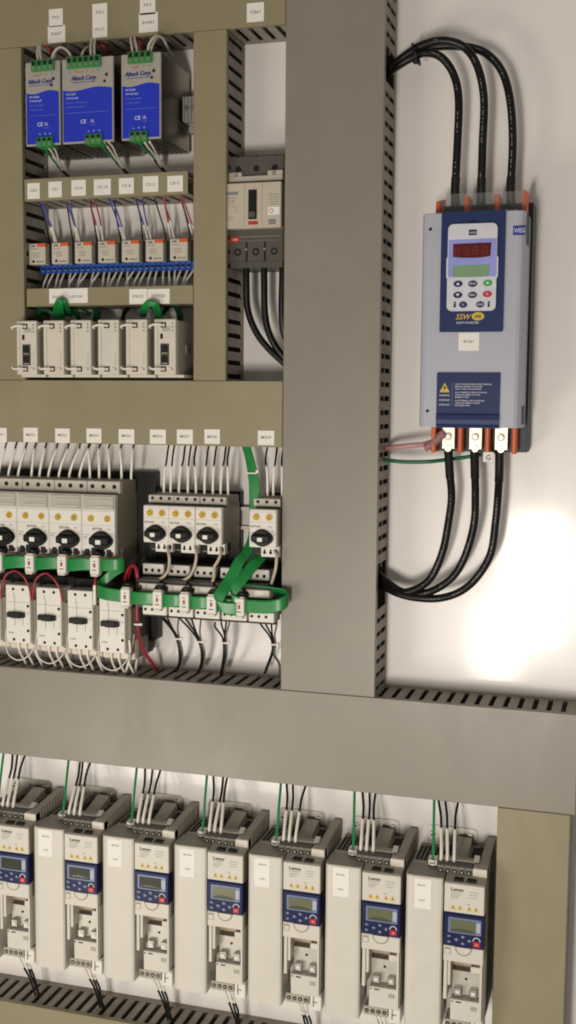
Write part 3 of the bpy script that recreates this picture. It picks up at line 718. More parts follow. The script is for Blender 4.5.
tg = thing('wire_tag', 'square white tag marked G hanging between the lower cables', 'wire tag', p[0], p[2], p[1]); b.build('tag_card', tg)
MB().text('G', 6.5, 0, -2.6, .5, INK, w=4.6).build('lettering', tg)
MB().tube([(0, 0, 4), (0, -8, 5.5), (.5, -16, 5)], .5, TIE, 6, 4).build('strap', tg)

# ------------------------------------------------------------------ motor starters, left block
def adapter(label, x0, x1, z0, z1, d1, pts=None):
    b = MB()
    if pts: b.prism(pts, .4, d1, DARK)
    else: b.box(x0, x1, .4, d1, z0, z1, DARK, .5)
    return tag(b.build('busbar_adapter', org=((x0+x1)/2, 0, z0)), label, 'busbar adapter', 'black busbar adapters behind the starters')
adapter('large black busbar adapter behind the left block of motor starters', -700, -476, -268, -76.5, 13,
        [(-700, -76.5), (-477, -76.5), (-475.5, -166), (-474.6, -166), (-474.6, -251.5), (-505, -269), (-700, -269)])
adapter('slim black busbar adapter behind the three motor starters', -476, -384, -196, -94, 11)
adapter('slim black busbar adapter behind the single motor starter', -358, -326.5, -196, -94, 11)

def knob(x, z, d, r, t):
    k = MB(); n = 28; pts = []
    for i in range(n):
        q = 2*math.pi*i/n; c, s_ = math.cos(q), math.sin(q)
        rr = r*(1+.24*abs(c)**6); pts.append((x+rr*c, z+rr*.93*s_-.3*c))
    k.prism(pts, d, d+2.2, BLACK, True)
    k.prism([(x+(a-x)*.86, z+(b-z)*.86) for a, b in pts], d+2.2, d+4.2, BLACK, True)
    k.box(x-r*1.06, x+r*1.06, d+4.1, d+9, z-r*.38, z+r*.38, BLACK, 1.4)
    ob = k.build('rotary_knob', t)
    MB().box(x-r*.28, x+r*.26, d+9, d+9.3, z-r*.3, z+r*.12, PAPER).build('knob_window', ob)
def starter(kind, x0, label):
    big = kind == 'big'
    t = thing('motor_starter', label, 'motor starter', x0, -154 if big else -142.4, group='motor protection starters with black rotary knobs')
    if big:
        w, h = 36.6, 57.2; zt = h; top0, top1 = 58.6, 70.4; bx = 2.8
    else:
        w, h = 27.4, 37; top0, top1 = 39.6, 46.6; bx = 2
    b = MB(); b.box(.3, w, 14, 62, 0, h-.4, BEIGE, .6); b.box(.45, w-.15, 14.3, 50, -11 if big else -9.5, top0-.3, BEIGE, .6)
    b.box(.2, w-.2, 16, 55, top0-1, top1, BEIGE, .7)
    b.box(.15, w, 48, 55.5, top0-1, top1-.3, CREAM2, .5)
    p = w/3
    for q in range(3): b.cyl(p*(q+.5), (top0+top1)/2+.2, 55, 55.7, w*.062, HOLE, 14)
    b.build('housing', t)
    f = MB(); f.box(0, w, 60, 68, 0, h, WHITEP, .8); f.build('front_cover', t)
    lo = MB()
    if big:
        f = MB(); f.box(2, w-.4, 68, 70.6, h-15, h-1, CLEARW, .6); f.box(10, w-2.5, 70.4, 71.1, h-13, h-11, CREAM2, .3); f.box(10, w-2.5, 70.4, 71.1, h-6.2, h-4.6, CREAM2, .3); f.build('label_window', t)
        ky, yx, yr = 11.2, (10.3, 28.4), 3.5; kx, kr = 22.3, 10.3; tz = h-35.5; ly = h-24
        lo.box(0.4, w-.4, 67.9, 68.1, h-16.6, h-16.3, GREYINK); lo.box(.4, w-.4, 67.9, 68.1, h-31, h-30.8, GREYINK)
    else:
        ky, yx, yr = 9.5, (7.2, 20.2), 3.5; kx, kr = 13.6, 9.0; tz = h-17.6; ly = h-7.4
        lo.box(.4, w-.4, 67.9, 68.1, h-2.6, h-2.4, GREYINK); lo.box(.4, w-.4, 67.9, 68.1, h-12.4, h-12.2, GREYINK)
    for q, x in enumerate(yx):
        y = MB(); y.cyl(x, ly, 67.9, 68.9, yr, YELB, 16); y.cyl(x, ly, 68.8, 69.0, yr*.62, mat('dial_brown', (.30, .17, .02), .5), 12); y.box(x-yr*.5, x+yr*.5, 68.8, 69.4, ly-.45, ly+.45, YEL) if q else y.cyl(x, ly, 68.8, 69.6, yr*.36, YEL, 10); y.build('setting_dial' if q else 'test_button', t)
    knob(kx, ky, 68, kr, t)
    lo.text('EATON', 3.3 if big else 2.8, kx-kr*1.0 if big else 1.6, tz, 68.3, INK, 'L', w=10.5 if big else 9.5)
    lo.text('PKZ', 1.8, w-8, tz+.5, 68.3, GREYINK, 'L', w=4); lo.box(1.5, 8, 67.9, 68.1, tz-5.6, tz-5, GREYINK); lo.box(1.5, 6.5, 67.9, 68.1, tz-8.4, tz-7.8, GREYINK)
    lo.text('+', 2, w-4, ky+6, 68.3, GREYINK, w=1.6)
    for q in range(4): lo.box(2, 5-q*.4, 67.9, 68.1, ky+3-q*3, ky+3.4-q*3, GREYINK)
    lo.build('lettering', t)
    lt = MB()
    if big:
        lt.box(7, w-1, 58, 66, -5.2, .6, WHITEP, .4)
        for x in (6, 30): lt.box(x-2.6, x+2.6, 65.5, 68.6, -4.6, 2.2, BLACK, .4)
        lt.box(11, 25, 64, 70, -4, 3.4, BLACK, .5); lt.box(w-7, w-2.5, 65.8, 66.3, -4, -1, RWIRE)
    else:
        lt.box(9.5, w+.5, 52, 60, -10, 1, WHITEP, .5); lt.box(0, w, 40, 54, -8, 1, BLACK, .4)
        for q in range(3): lt.cyl(13.2+q*6.2, -5.8, 59.9, 60.4, 1.5, HOLE, 10); lt.box(12.4+q*6.2, 14+q*6.2, 59.9, 60.4, -5.6, -2.6, HOLE)
    lt.build('lower_terminals', t)
    return t
blabs = ['motor starter cut off by the left edge of the picture', 'second motor starter from the left edge in the block of four',
         'third motor starter from the left edge in the block of four', 'rightmost motor starter of the block of four, its beige flank showing']
for k in range(4): starter('big', -644.9+36.95*k, 'large white '+blabs[k])
b = MB(); b.box(-497.4, -496.6, 20, 60, -165, -90, BEIGE)
slabs = ['small white motor starter, left one of three on their own adapter', 'small white motor starter, middle one of three on their own adapter',
         'small white motor starter, right one of three on their own adapter', 'small white motor starter alone beside the wide grey duct']
for k, x in enumerate((-466.4, -438.9, -411, -355.2)): starter('small', x, slabs[k])

# wires above the starters
f10 = (0, 440, 4.114); f11 = (140, 440, 3.84)
for k, (xb, xt) in enumerate(((-6, 20), (35, 62), (75, 104), (130, 142), (163, 185), (200, 232), (243, 278), (286, 325), (328, 362), (370, 366), (408, 408), (450, 447), (500, 497), (540, 548))):
    lab = 'white wire above the left block of motor starters, %s from the left' % ORD[k]
    pts = PP(f10, (xb, 160, 44), (xb, 140, 46), (xb+(xt-xb)*.35, 95, 48), (xt-2, 45, 46), (xt+6, 15, 40), (xt+16, -6, 32))
    o = wire(lab, 'white wires above the left block of starters', pts, .95, BWIRE, sleeve=[(pts[0:4]+[tuple(Vector(pts[3]).lerp(Vector(pts[4]), .3))], 1.3, FERR)])
for k, (xb, xt) in enumerate(((92, 104), (118, 126), (150, 168), (184, 190), (215, 210), (248, 258), (280, 288), (310, 325), (338, 338), (490, 484), (512, 522), (546, 546))):
    who = 'three small motor starters, %s from the left' % ORD[k] if k < 9 else 'single motor starter, %s from the left' % ORD[k-9]
    pts = PP(f11, (xb, 212, 44), (xb, 180, 47), (xb+(xt-xb)*.3, 120, 48), (xt-2, 80, 47), (xt+3, 40, 42), (xt+8, 15, 34))
    wire('two-tone wire above the '+who, 'wires above the small starters', pts, 1.0, BWIRE,
         sleeve=[([pts[0], pts[1], pts[2], tuple(Vector(pts[2]).lerp(Vector(pts[3]), .6))], 1.3, FERR)])
# beige wires from small starters to the contactors
for k, a in enumerate(([(235, 440, 61), (240, 480, 66), (248, 540, 68), (240, 610, 66), (205, 660, 62), (150, 690, 56)], [(432, 440, 61), (440, 480, 66), (440, 540, 68), (420, 610, 66), (390, 660, 62), (330, 695, 56)])):
    wire('beige wire looping from the %s small starter down to its contactor' % ('left', 'middle')[k], 'beige wires between small starters and contactors', PP((135, 485, 7.2), *a), 1.5, TANW)
for k, a in enumerate(([(105, 425, 61), (108, 460, 66), (90, 510, 68), (62, 560, 66), (62, 620, 62), (40, 680, 56)], [(470, 445, 61), (485, 480, 66), (480, 560, 66), (465, 620, 62), (450, 670, 56)])):
    wire('beige wire looping from the %s small starter down to its contactor' % ('right one of three', 'single')[k], 'beige wires between small starters and contactors', PP((205, 485, 6.776), *a), 1.5, TANW)

# ------------------------------------------------------------------ contactors
def contactor_big():
    t = thing('contactor', 'x', 'contactor', -622.2, -254.5, group='tall white contactors under the left block of starters')
    w, h = 28.2, 61
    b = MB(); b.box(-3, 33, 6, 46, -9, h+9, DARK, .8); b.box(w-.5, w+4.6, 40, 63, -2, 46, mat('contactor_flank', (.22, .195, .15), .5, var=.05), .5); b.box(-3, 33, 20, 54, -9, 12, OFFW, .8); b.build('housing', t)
    f = MB(); f.box(0, w, 44, 68, 0, h, WHITEP, .7); f.build('front_cover', t)
    l = MB()
    for x, z in ((9, h-4.4), (20.2, h-4.4), (9.2, 3.6), (20.6, 3.6), (25.8, 39.5), (25.8, 13.6)): l.cyl(x, z, 67.9, 68.35, 1.55, HOLE, 12)
    l.box(10.3, 10.8, 67.9, 68.2, 18, h-12, GREYINK); l.box(19.6, 20.1, 67.9, 68.2, 19, 28, GREYINK); l.box(9.3, 9.8, 67.9, 68.2, h-13, h-8, GREYINK)
    l.box(1, w-1, 67.9, 68.1, 43, 43.3, GREYINK); l.text('1', 2, 25.8, 31.5, 68.3, GREYINK, w=1); l.text('2', 2, 25.8, 20, 68.3, GREYINK, w=1.2)
    l.text('DILM', 2, 3, 10, 68.3, GREYINK, 'L', w=6); l.build('lettering', t)
    k = MB(); k.box(2.6, 22.6, 67.5, 71.5, 27.2, 32.6, BLACK, .6); k.box(8, 20, 71, 73, 26.8, 33, BLACK, .6); k.build('indicator_bar', t)
    return t
c0 = contactor_big(); cl = ['tall white contactor beside the left picture edge, under a red wire loop', 'second tall white contactor from the left edge, under the right red loop',
                            'third tall white contactor from the left edge, with no red loop above', 'rightmost tall white contactor, partly behind the folded green ribbon']
for k in range(4):
    if k == 0: c0['label'] = cl[0]
    else: dup(c0, -622.2+35.6*k, -254.5-.9*k, cl[k])
dup(c0, -657.6, -253.7, 'tall white contactor almost wholly cut off at the left edge')
def contactor_small():
    t = thing('contactor', 'x', 'contactor', -477.5, -216, group='small white contactors behind the green ribbon')
    w = 27.5
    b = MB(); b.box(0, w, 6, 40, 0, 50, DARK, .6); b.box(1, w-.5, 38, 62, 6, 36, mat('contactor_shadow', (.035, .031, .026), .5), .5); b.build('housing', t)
    f = MB(); f.box(0, 23, 36, 45, 37.5, 48.6, WHITEP, .6)
    for q in range(3): f.cyl(4+q*7, 42.2, 44.9, 45.4, 1.8, HOLE, 12)
    f.build('upper_terminals', t)
    f = MB(); f.box(9.3, w+7.7, 46, 66.5, .4, 10, WHITEP, .6)
    for q in range(3): f.cyl(12.5+q*7.3, 5.8, 66.4, 66.9, 1.5, HOLE, 12)
    f.build('lower_terminals', t); f = MB(); f.box(5.4, w+2.6, 50, 66, 24, 31.8, OFFW, .6)
    f.box(6, 8.6, 65.6, 66.3, 25, 30, DARK); f.box(16, 24, 65.6, 66.2, 26, 30.5, WHITEP); f.box(13, 13.4, 65.6, 66.2, 24, 31, GREYINK)
    f.build('front_cover', t)
    f = MB(); f.box(8, w+8.5, 60, 64, -1.8, .4, BLACK, .3); f.build('base_strip', t)
    return t
s0 = contactor_small(); sl = ['small white contactor beside the thick red cable', 'second small white contactor right of the thick red cable', 'third small white contactor right of the thick red cable',
                              'small white contactor where the green ribbon curls upward', 'small white contactor behind the open green loop by the grey duct']
for k in range(5):
    if k == 0: s0['label'] = sl[0]
    else: dup(s0, -477.5+28.1*k, -216.2, sl[k])

# ------------------------------------------------------------------ green ribbon and its plugs
zu = lambda h: (0, 0, h)
pts = []; ws = []
def add(x, d, z, h=6.3, wx=0., wd=0.): pts.append((x, d, z)); ws.append((wx, wd, h))
add(-700, 75, -169.8); add(-640, 75, -169); add(-600, 75, -168.6); add(-560, 75, -167.8); add(-525, 75, -167); add(-505, 75.5, -166.2); add(-494, 74.5, -165.8)
add(-487.6, 70, -165.6); add(-490, 64, -167.5, 6.2); add(-499, 62, -173, 6.2); add(-509, 63, -182, 6.2); add(-515, 67, -189.5, 6.3); add(-513.5, 73, -193.4, 6.3); add(-505, 76, -195.2)
add(-490, 76, -196.4); add(-470, 75, -197.4); add(-440, 75, -198.2); add(-410, 75, -198.8); add(-393, 75, -199.2)
add(-375, 75, -199.4); add(-355, 75.5, -199.4); add(-335, 77, -198.6); add(-322, 77, -196); add(-315.6, 73, -192); add(-318, 65, -188, 5.4, 0, 2); add(-330, 60, -185, 3.5, 0, 4.5); add(-350, 58, -183, 2.5, 0, 5.5); add(-370, 56, -181, 2, 0, 5.8); add(-386, 52, -178, 2, 0, 5.8)
PX = [-624.6, -588, -551.4, -514.8]; PX2 = [-481.6, -447, -418.5, -390, -361.3]
def bow(run, z, zs):
    out = []
    for a, b_ in zip(run[:-1], run[1:]):
        out += [(a, 74.2, z(a)), (a*.72+b_*.28, 76.8, z(a)-.5), (a*.4+b_*.6, 77.2, z(b_)+.4)]
    return out + [(run[-1], 74.2, z(run[-1]))]
up = bow([-700, -661]+PX, lambda x: -168.6+(x+625)*.016, 0)
lo_ = bow(PX2, lambda x: -197.2-(x+480)*-.0+(-.018*(x+480)), 0)
i0 = [i for i, p_ in enumerate(pts) if p_[0] == -505 and p_[1] == 75.5][0]; i1 = [i for i, p_ in enumerate(pts) if p_[0] == -490 and p_[1] == 76][0]; i2 = [i for i, p_ in enumerate(pts) if p_[0] == -335][0]
pts = up + pts[i0:i1+1] + lo_ + pts[i2:]; ws = [(0, 0, 6.3)]*len(up) + ws[i0:i1+1] + [(0, 0, 6.3)]*len(lo_) + ws[i2:]
o = MB().ribbon(pts, ws, 1.7, RIBBON).build('ribbon_cable', org=pts[0]); tag(o, 'long green ribbon cable plugged along the starters, folded back and looping by the duct', 'ribbon cable')
pts = []; ws = []
for (x, y, d, wx, wz, wd) in ((245, 442, 34, 5.4, -1.5, 1), (250, 460, 36, 5.2, -1.5, 1), (254, 482, 38, 5.3, 0, 0), (254.5, 508, 38, 5.3, 0, 0), (254, 532, 42, 5.3, 0, 1), (248, 550, 54, 5, -1.5, 2),
                              (239, 562, 66, 4.6, -3, 2), (230, 580, 72, 5, -3.4, 1), (223, 590, 79, 5, -2.8, 0), (218.5, 598, 82, 4.6, -3.6, -.5), (218.5, 604.5, 83, 3.4, -5, -.5), (224, 608, 82, 1, -6, 0), (233, 609, 80, 0, -6.2, 0), (240, 609, 78, 0, -6.2, 0)):
    p = P(x, y, d); pts.append(p); ws.append((wx, wd, wz))
o = MB().ribbon(pts, ws, 1.5, RIBBON).build('ribbon_cable', org=pts[0]); tag(o, 'green ribbon cable hanging from the khaki duct beside the single motor starter', 'ribbon cable')
pts = []; ws = []
for (x, y, d, wx, wz, wd) in ((262, 556, 50, 5, -2, 1), (254, 564, 60, 4.6, -3, 1), (246, 574, 68, 4, -4, 2), (238, 584, 74, 3, -5, 1), (232, 594, 77, 2, -5.6, 0), (234, 601, 79, .5, -6, 0), (241, 603, 77, 0, -6, 0), (247, 604, 73.3, 0, -6, 0)):
    p = P(x, y, d); pts.append(p); ws.append((wx, wd, wz))
o = MB().ribbon(pts, ws, 1.5, RIBBON).build('ribbon_cable', org=pts[0]); tag(o, 'short green ribbon folded over the lower run left of the open loop', 'ribbon cable')
q0 = P(249, 473, 38); b = MB(); b.box(q0[0]-3, q0[0]+8.5, 36.5, 39.5, q0[2]-.7, q0[2]+.7, TIE, .2); b.box(q0[0]+7.5, q0[0]+10.5, 36.5, 40, q0[2]+.3, q0[2]+3.2, TIE, .3)
tag(b.build('cable_tie', org=q0), 'white cable tie around the hanging green ribbon', 'cable tie', 'white cable ties')
def plug():
    t = thing('ribbon_plug', 'x', 'ribbon plug', 0, 0, 0, group='white plugs clamped on the green ribbon')
    b = MB(); b.box(-4.9, 4.9, 71, 79.5, -9.6, 8, WHITEP, .6); b.box(-3.8, 3.8, 72, 80.2, -11.5, -9, OFFW, .4); b.box(-4, 4, 70, 78, 7.5, 9.6, OFFW, .4)
    b.build('plug_body', t)
    b = MB(); b.box(-1.1, 1.2, 79.4, 79.75, -2.2, 1.8, RWIRE); b.box(-2.2, 2.2, 79.4, 79.7, -5.4, -4.6, DARK); b.box(-1.5, 1.5, 79.4, 79.7, 3.4, 4.2, GREYINK); b.build('marking', t)
    b = MB(); b.tube([(-5.5, 70, 9), (-2, 74, 12), (2, 74, 12), (5.5, 70, 9)], 1.9, BLACK, 8, 4); b.build('latch_clip', t)
    return t
p0 = plug(); pl = []
for k in range(4): pl.append((-624.6+36.6*k, -168.4+.6*k, 'white ribbon plug under the knob of the %s large motor starter from the left' % ORD[k]))
for k, x in enumerate((-481.6, -447, -418.5, -390, -361.3)): pl.append((x, -196.8-.7*k, 'white ribbon plug on the lower green run, %s from the folded end' % ORD[k]))
for i, (x, z, lab) in enumerate(pl):
    if i == 0: p0['label'] = lab; p0.location = (x*S, 0, z*S)
    else: dup(p0, x, z, lab)

# ------------------------------------------------------------------ red and white control wires
f12 = (0, 565, 7.2); f13 = (70, 565, 6.4)
RG = 'red control wires at the tall contactors'
wire('red wire looping over the leftmost full contactor', RG, PP(f12, (5, 240, 66), (12, 170, 70), (35, 85, 72), (75, 50, 72), (120, 45, 72), (170, 85, 72), (210, 165, 70), (228, 255, 66)), 1.05, RWIRE)
wire('red wire looping over the second full contactor', RG, PP(f12, (238, 250, 66), (240, 180, 70), (258, 105, 72), (305, 65, 72), (345, 65, 72), (390, 105, 72), (430, 170, 70), (450, 262, 66)), 1.05, RWIRE)
wire('red wire with white sleeve dropping between the third and fourth contactors', RG, PP(f13, (170, 20, 66), (165, 70, 68), (160, 130, 70), (160, 250, 66)), 1.2, RWIRE,
     sleeve=[(PP(f13, (158, 128, 70.2), (158, 190, 69), (159, 252, 66.2)), 1.75, FERR)])
wire('thick red cable running down beside the last tall contactor', RG, PP(f13, (345, 120, 40), (360, 60, 48), (385, 10, 54), (415, 10, 58), (430, 60, 60), (435, 150, 58), (430, 260, 56), (432, 370, 54), (445, 470, 50), (480, 560, 42), (540, 645, 26), (560, 670, 18)), 1.9, RWIRE)
wire('second red wire bent over beside the green ribbon fold', RG, PP(f13, (365, 110, 36), (385, 40, 44), (400, -5, 50), (420, 20, 54), (425, 80, 54)), 1.6, RWIRE)
c1 = P(70+435/6.4, 565+378/6.4, 57); b = MB(); b.box(-3.2, 3.2, -3.2, 3.2, -.9, .9, TIE, .3); b.box(2.4, 5.4, 0, 3, -1, 1.4, TIE, .3)
o = b.build('cable_tie'); o.location = (c1[0]*S, -c1[1]*S, c1[2]*S); tag(o, 'white cable tie around the thick red cable', 'cable tie', 'white cable ties')
WG = 'white wires below the tall contactors'
for k in range(4):
    dx = 35.6*k; dz = -.9*k; X = -622.2+dx; Zb = -254.5+dz; nm = ('first', 'second', 'third', 'fourth')[k]
    loop = [(X-2, 60, Zb+26), (X-3, 64, Zb+2), (X+.5, 66, Zb-12), (X+9, 66, Zb-18), (X+19, 66, Zb-17), (X+28, 64, Zb-8), (X+32.5, 60, Zb+6), (X+33, 56, Zb+18)]
    wire('white wire loop hanging below the %s full contactor from the left' % nm, WG, loop, .75, WWIRE)
    for q, x in enumerate((7, 15.5, 26)):
        wire('straight white wire under the %s full contactor, %s from its left' % (nm, ORD[q]), WG, [(X+x+1, 56, Zb+4), (X+x+.5, 56, Zb-6), (X+x, 52, Zb-14), (X+x-1, 42, Zb-24), (X+x-1, 36, Zb-34)], 1.3, FERR)
wire('white wire right of the last tall contactor, nearest the red cable', WG, PP(f13, (432, 540, 40), (428, 600, 40), (418, 680, 34), (416, 720, 28)), 1.3, FERR)
wire('white wire crossing the corner of the last tall contactor', WG, PP(f13, (380, 480, 66), (385, 560, 62), (370, 640, 50), (355, 690, 38)), 1.3, FERR)
f14 = (130, 570, 6.776); f15 = (205, 570, 6.4)
BG = 'black wires leaving the small contactors in bundles'
bund = [(f14, [(205, 310), (225, 312), (245, 300), (330, 320)], (325, 465), [(345, 560), (340, 640), (310, 690)], 'first'),
        (f14, [(335, 325), (375, 325), (415, 320), (480, 340)], (475, 485), [(495, 560), (490, 640), (470, 690)], 'second'),
        (f15, [(65, 365), (105, 345), (135, 345), (155, 345)], (128, 465), [(130, 540), (118, 620), (110, 665)], 'third'),
        (f15, [(355, 345), (390, 348), (425, 340), (460, 345)], (442, 475), [(435, 540), (405, 620), (390, 660)], 'fourth')]
for f, tops, mid, bots, nm in bund:
    for q, (x, y) in enumerate(tops):
        o_ = (q-1.5)*10; 
        a = [(x, y-30, 60), (x, y, 58), (x+(mid[0]-x)*.55+(6 if q < 2 else -4), y+(mid[1]-y)*.55, 50), (mid[0]+o_*.7, mid[1], 44)] + [(bx_+o_*.75, by, 42-8*i) for i, (bx_, by) in enumerate(bots)]
        if nm == 'fourth' and q > 1: a[-2:] = [(465+q*4, 600, 36), (478, 680, 28)]
        wire('%s wire in the %s bundle under the small contactors, %s from left' % ('grey' if q == 3 else 'black', nm, ORD[q]), BG, PP(f, *a), .95, mat('grey_wire', (.16, .15, .135), .45) if q == 3 else BWIRE)
    c1 = P(f[0]+mid[0]/f[2], f[1]+mid[1]/f[2], 44); b = MB(); b.box(-3.6, 3.6, -2.6, 2.6, -.8, .8, TIE, .3); b.box(2.8, 5.2, 0, 2.6, -.6, 2.2, TIE, .3)
    o = b.build('cable_tie'); o.location = (c1[0]*S, -c1[1]*S, c1[2]*S); tag(o, 'white cable tie on the %s black wire bundle under the small contactors' % nm, 'cable tie', 'white cable ties')

# ------------------------------------------------------------------ frequency drives
GLARE = mat('glare_facet_gloss', (.10, .11, .07), .1, var=.02, alpha=.45, spec=.5)  # glossy film for the added screen facet that catches lamp glare
DX = [-627.3+78.45*k for k in range(7)]; DZ = -442.2
def drive(k, label, code):
    t = thing('frequency_drive', label, 'frequency drive', DX[k], DZ, group='cream frequency drives in a row')
    H = -151
    # left power section
    b = MB()
    plan = [(-36, 4), (-36, 80), (-35.2, 83), (-33, 84.8), (-30, 85.4), (-5, 85.4), (-2, 85), (-.6, 83.6), (-.6, 4)]
    b.tprism(plan, H, -1.4, CREAM)
    b.build('power_section', t)
    b = MB(); b.tprism([(-36.2, 58), (-36.2, 80), (-35.2, 83.2), (-33, 85), (-30, 85.6), (-5, 85.6), (-2, 85.2), (-.4, 83.7), (-.4, 58)], -1.4, 0, TAUPE)
    b.sprism([(58, -1.4), (58, 0), (52, -1), (46, -8), (46, -9)], -36, -9, TAUPE)
    b.box(-35.4, -9, 6, 47, -9.6, -1.3, TAUPE2, .5)
    for q in range(6): b.box(-34+q*4, -32+q*4, 10, 44, -1.4, -.8, HOLE)
    b.build('top_cap', t)
    # right control section
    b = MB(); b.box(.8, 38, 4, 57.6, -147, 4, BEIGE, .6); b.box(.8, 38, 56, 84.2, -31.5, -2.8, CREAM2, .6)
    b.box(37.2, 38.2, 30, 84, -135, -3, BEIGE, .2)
    b.sprism([(56, 3), (84.5, -3.2), (84.5, -8), (56, -8)], .8, 38, TAUPE)
    b.build('control_section', t)
    s = MB()
    for q in range(2): s.box(9+q*12, 17.5+q*12, 76.5, 82, -2.6, -.6, HOLE)
    s.build('vent_slot', t)
    tb = MB(); tb.box(-9, 24.2, 56, 70, -1.4, 7, mat('terminal_grey', (.085, .08, .068), .5), .5)
    for q in range(5):
        cx = -5.6+q*6.7; tb.cyl(cx, 1.6, 69.8, 70.4, 2.2, HOLE, 12); tb.cyl(cx, 1.6, 70.2, 70.6, 1.1, TAUPE, 8); tb.box(cx-2.6, cx+2.6, 69.8, 70.5, 4.6, 6.4, TAUPE2, .2)
    tb.box(-9.5, 25, 50, 58, 5.5, 8.6, TAUPE, .4)
    tb.build('mains_terminals', t)
    MB().box(24.6, 38.2, 56, 71, -2.4, 7, OFFW, .7).build('terminal_cover', t)
    r = MB(); r.sprism([(70, 7), (64, 8.6), (5, 14), (5, -4), (70, -4)], 30, 38.2, TAUPE)
    for q in range(9): r.box(38.1, 38.7, 10+q*6, 13+q*6, -2, 11.5-q*.5, TAUPE, .2)
    r.sprism([(58, 3), (58, 6), (8, 12), (8, 3)], -10.5, -8.5, TAUPE)
    r.sprism([(46, 3), (44, 4), (10, 13), (8, 3)], 2, 16, TAUPE)
    r.tprism([(-8, 44), (2, 44), (-2, 12), (-8, 12)], 3.9, 4.4, HOLE); r.tprism([(18, 46), (30, 46), (30, 10), (24, 10)], 3.9, 4.4, HOLE); r.box(18, 30, 12, 44, 3.8, 4.3, HOLE)
    r.sprism([(60, 8.8), (52, 12.5), (50, 11.5), (50, 8)], 24, 29, OFFW)
    r.build('cable_channel', t)
    br = MB(); br.rrect(-30, 20, -6, 18.5, .5, 2.2, 5, STEEL)
    br.build('mounting_bracket', t)
    for x, z in ((-24.5, 10), (13.4, 12)):
        br = MB(); br.cyl(x, z, 2, 3, 5.2, STEEL, 18); br.cyl(x, z, 3, 6.4, 3.1, STEEL, 6); br.cyl(x, z, 6.3, 6.6, 1.4, DARK, 6); br.build('mounting_screw', t)
    g = MB(); g.box(-19.5, -9.6, 52, 62, 1, 8, STEEL, .8); g.cyl(-14.6, 4.6, 61.5, 64, 2.8, STEEL, 10); g.box(-17, -12.3, 63.8, 64.4, 4.2, 5, DARK); g.build('earth_clamp', t)
    f = MB(); f.box(1, 38, 80, 86, -31.2, -3.4, CREAM, .6); f.build('nameplate', t)
    l = MB(); l.text('Lenze', 4.2, 7, -10, 86.2, INK, 'L', w=11.5); l.text('Lenze', 4.2, 7.3, -10, 86.22, INK, 'L', w=11.5); l.text('i500 FREQUENCY', 1.3, 7, -12, 86.2, GREYINK, 'L', w=11)
    for q in range(3): l.box(7, 17-q*2, 86, 86.15, -14-q*1.6, -13.6-q*1.6, GREYINK); l.box(24, 33-q, 86, 86.15, -10-q*2.6, -9.6-q*2.6, GREYINK)
    l.box(22, 25, 86, 86.15, -22.2, -21.6, GREYINK)
    for x in (9.4, 15.8, 24.2, 30.6):
        l.prism([(x-2.7, -28), (x+2.7, -28), (x, -23.2)], 86, 86.2, YEL); l.box(x-.35, x+.35, 86.1, 86.3, -27.2, -24.8, INK)
    l.build('lettering', t)
    kp = MB(); kp.box(1.8, 39, 78, 88.2, -63, -31.2, NAVY, 1.0); kp = kp.build('keypad', t)
    MB().rrect(5.6, 36, -49.4, -34.6, 88.1, 88.7, 1, LBLUE).box(31.6, 35.4, 88.6, 88.9, -46.5, -37.5, WEGG).build('screen_frame', kp)
    MB().box(7.4, 31, 88.5, 88.95, -48, -36.4, LCD if k >= 3 else LCDD).build('screen', kp)
    ln = MB(); ln.add([(8.2, 89.9, -47.9), (30.4, 89.9, -47.9), (30.4, 89.0, -46.6), (26, 89.0, -44.9), (19, 89.0, -44.2), (12, 89.0, -44.9), (8.2, 89.0, -46.4)], [(0, 1, 2, 3, 4, 5, 6)], GLARE)  # added tilted facet, shaped to show glare along the screen's lower edge
    ln.build('glare_facet', kp)
    bn = [(6.6, -53), (6.6, -58.4), (13.4, -55.6), (19.4, -52.4), (19.4, -58.8), (25.4, -55.4)]
    for x, z in bn:
        b = MB(); b.cyl(x, z, 88, 88.9, 2.5, BTN, 12, rz=1.9); b.box(x-.9, x+.9, 88.8, 89.05, z-.25, z+.25, WINK)
        if x > 10: b.box(x-.25, x+.25, 88.8, 89.05, z-.9, z+.9, WINK)
        b.build('button', kp)
    MB().box(29, 35.4, 88, 89.3, -60.6, -55.4, RED, .5).text('O', 2, 32.2, -58.8, 89.4, PAPER, w=1.6).build('stop_button', kp)
    arc = [(32.2+3.2*math.cos(q), 88.6, -55+3.4*math.sin(q)) for q in [math.pi*i/8 for i in range(9)]]
    MB().tube(arc, .55, WINK, 6, 2).build('start_button', kp)
    f = MB(); f.box(1.4, 38.4, 80, 87, -78.4, -63.2, CREAM, .6)
    f.prism([(20+8*math.cos(q), -63.4+8*math.sin(q)) for q in [math.pi+math.pi*i/14 for i in range(15)]], 86.9, 87.5, BEIGE)
    f.prism([(20+6.6*math.cos(q), -63.4+6.6*math.sin(q)) for q in [math.pi+math.pi*i/14 for i in range(15)]], 87.4, 87.8, CREAM)
    f.box(2.4, 8.2, 86.9, 87.2, -71.6, -65, BEIGE); f.box(3, 7.6, 87.1, 87.35, -71, -66.6, CREAM)
    f.build('lower_cover', t)
    f = MB(); f.box(1.4, 4.6, 58, 83, -118, -78.4, CREAM, .4); f.box(35.2, 38.4, 58, 84, -133, -78.4, CREAM, .4); f.box(4.6, 7.5, 58, 81, -105, -78.4, OFFW, .4)
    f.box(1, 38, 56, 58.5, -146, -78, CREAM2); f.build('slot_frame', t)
    c = MB(); c.box(7, 25.4, 58, 66, -91.6, -85, mat('tan_connector', (.36, .25, .18), .5), .4)
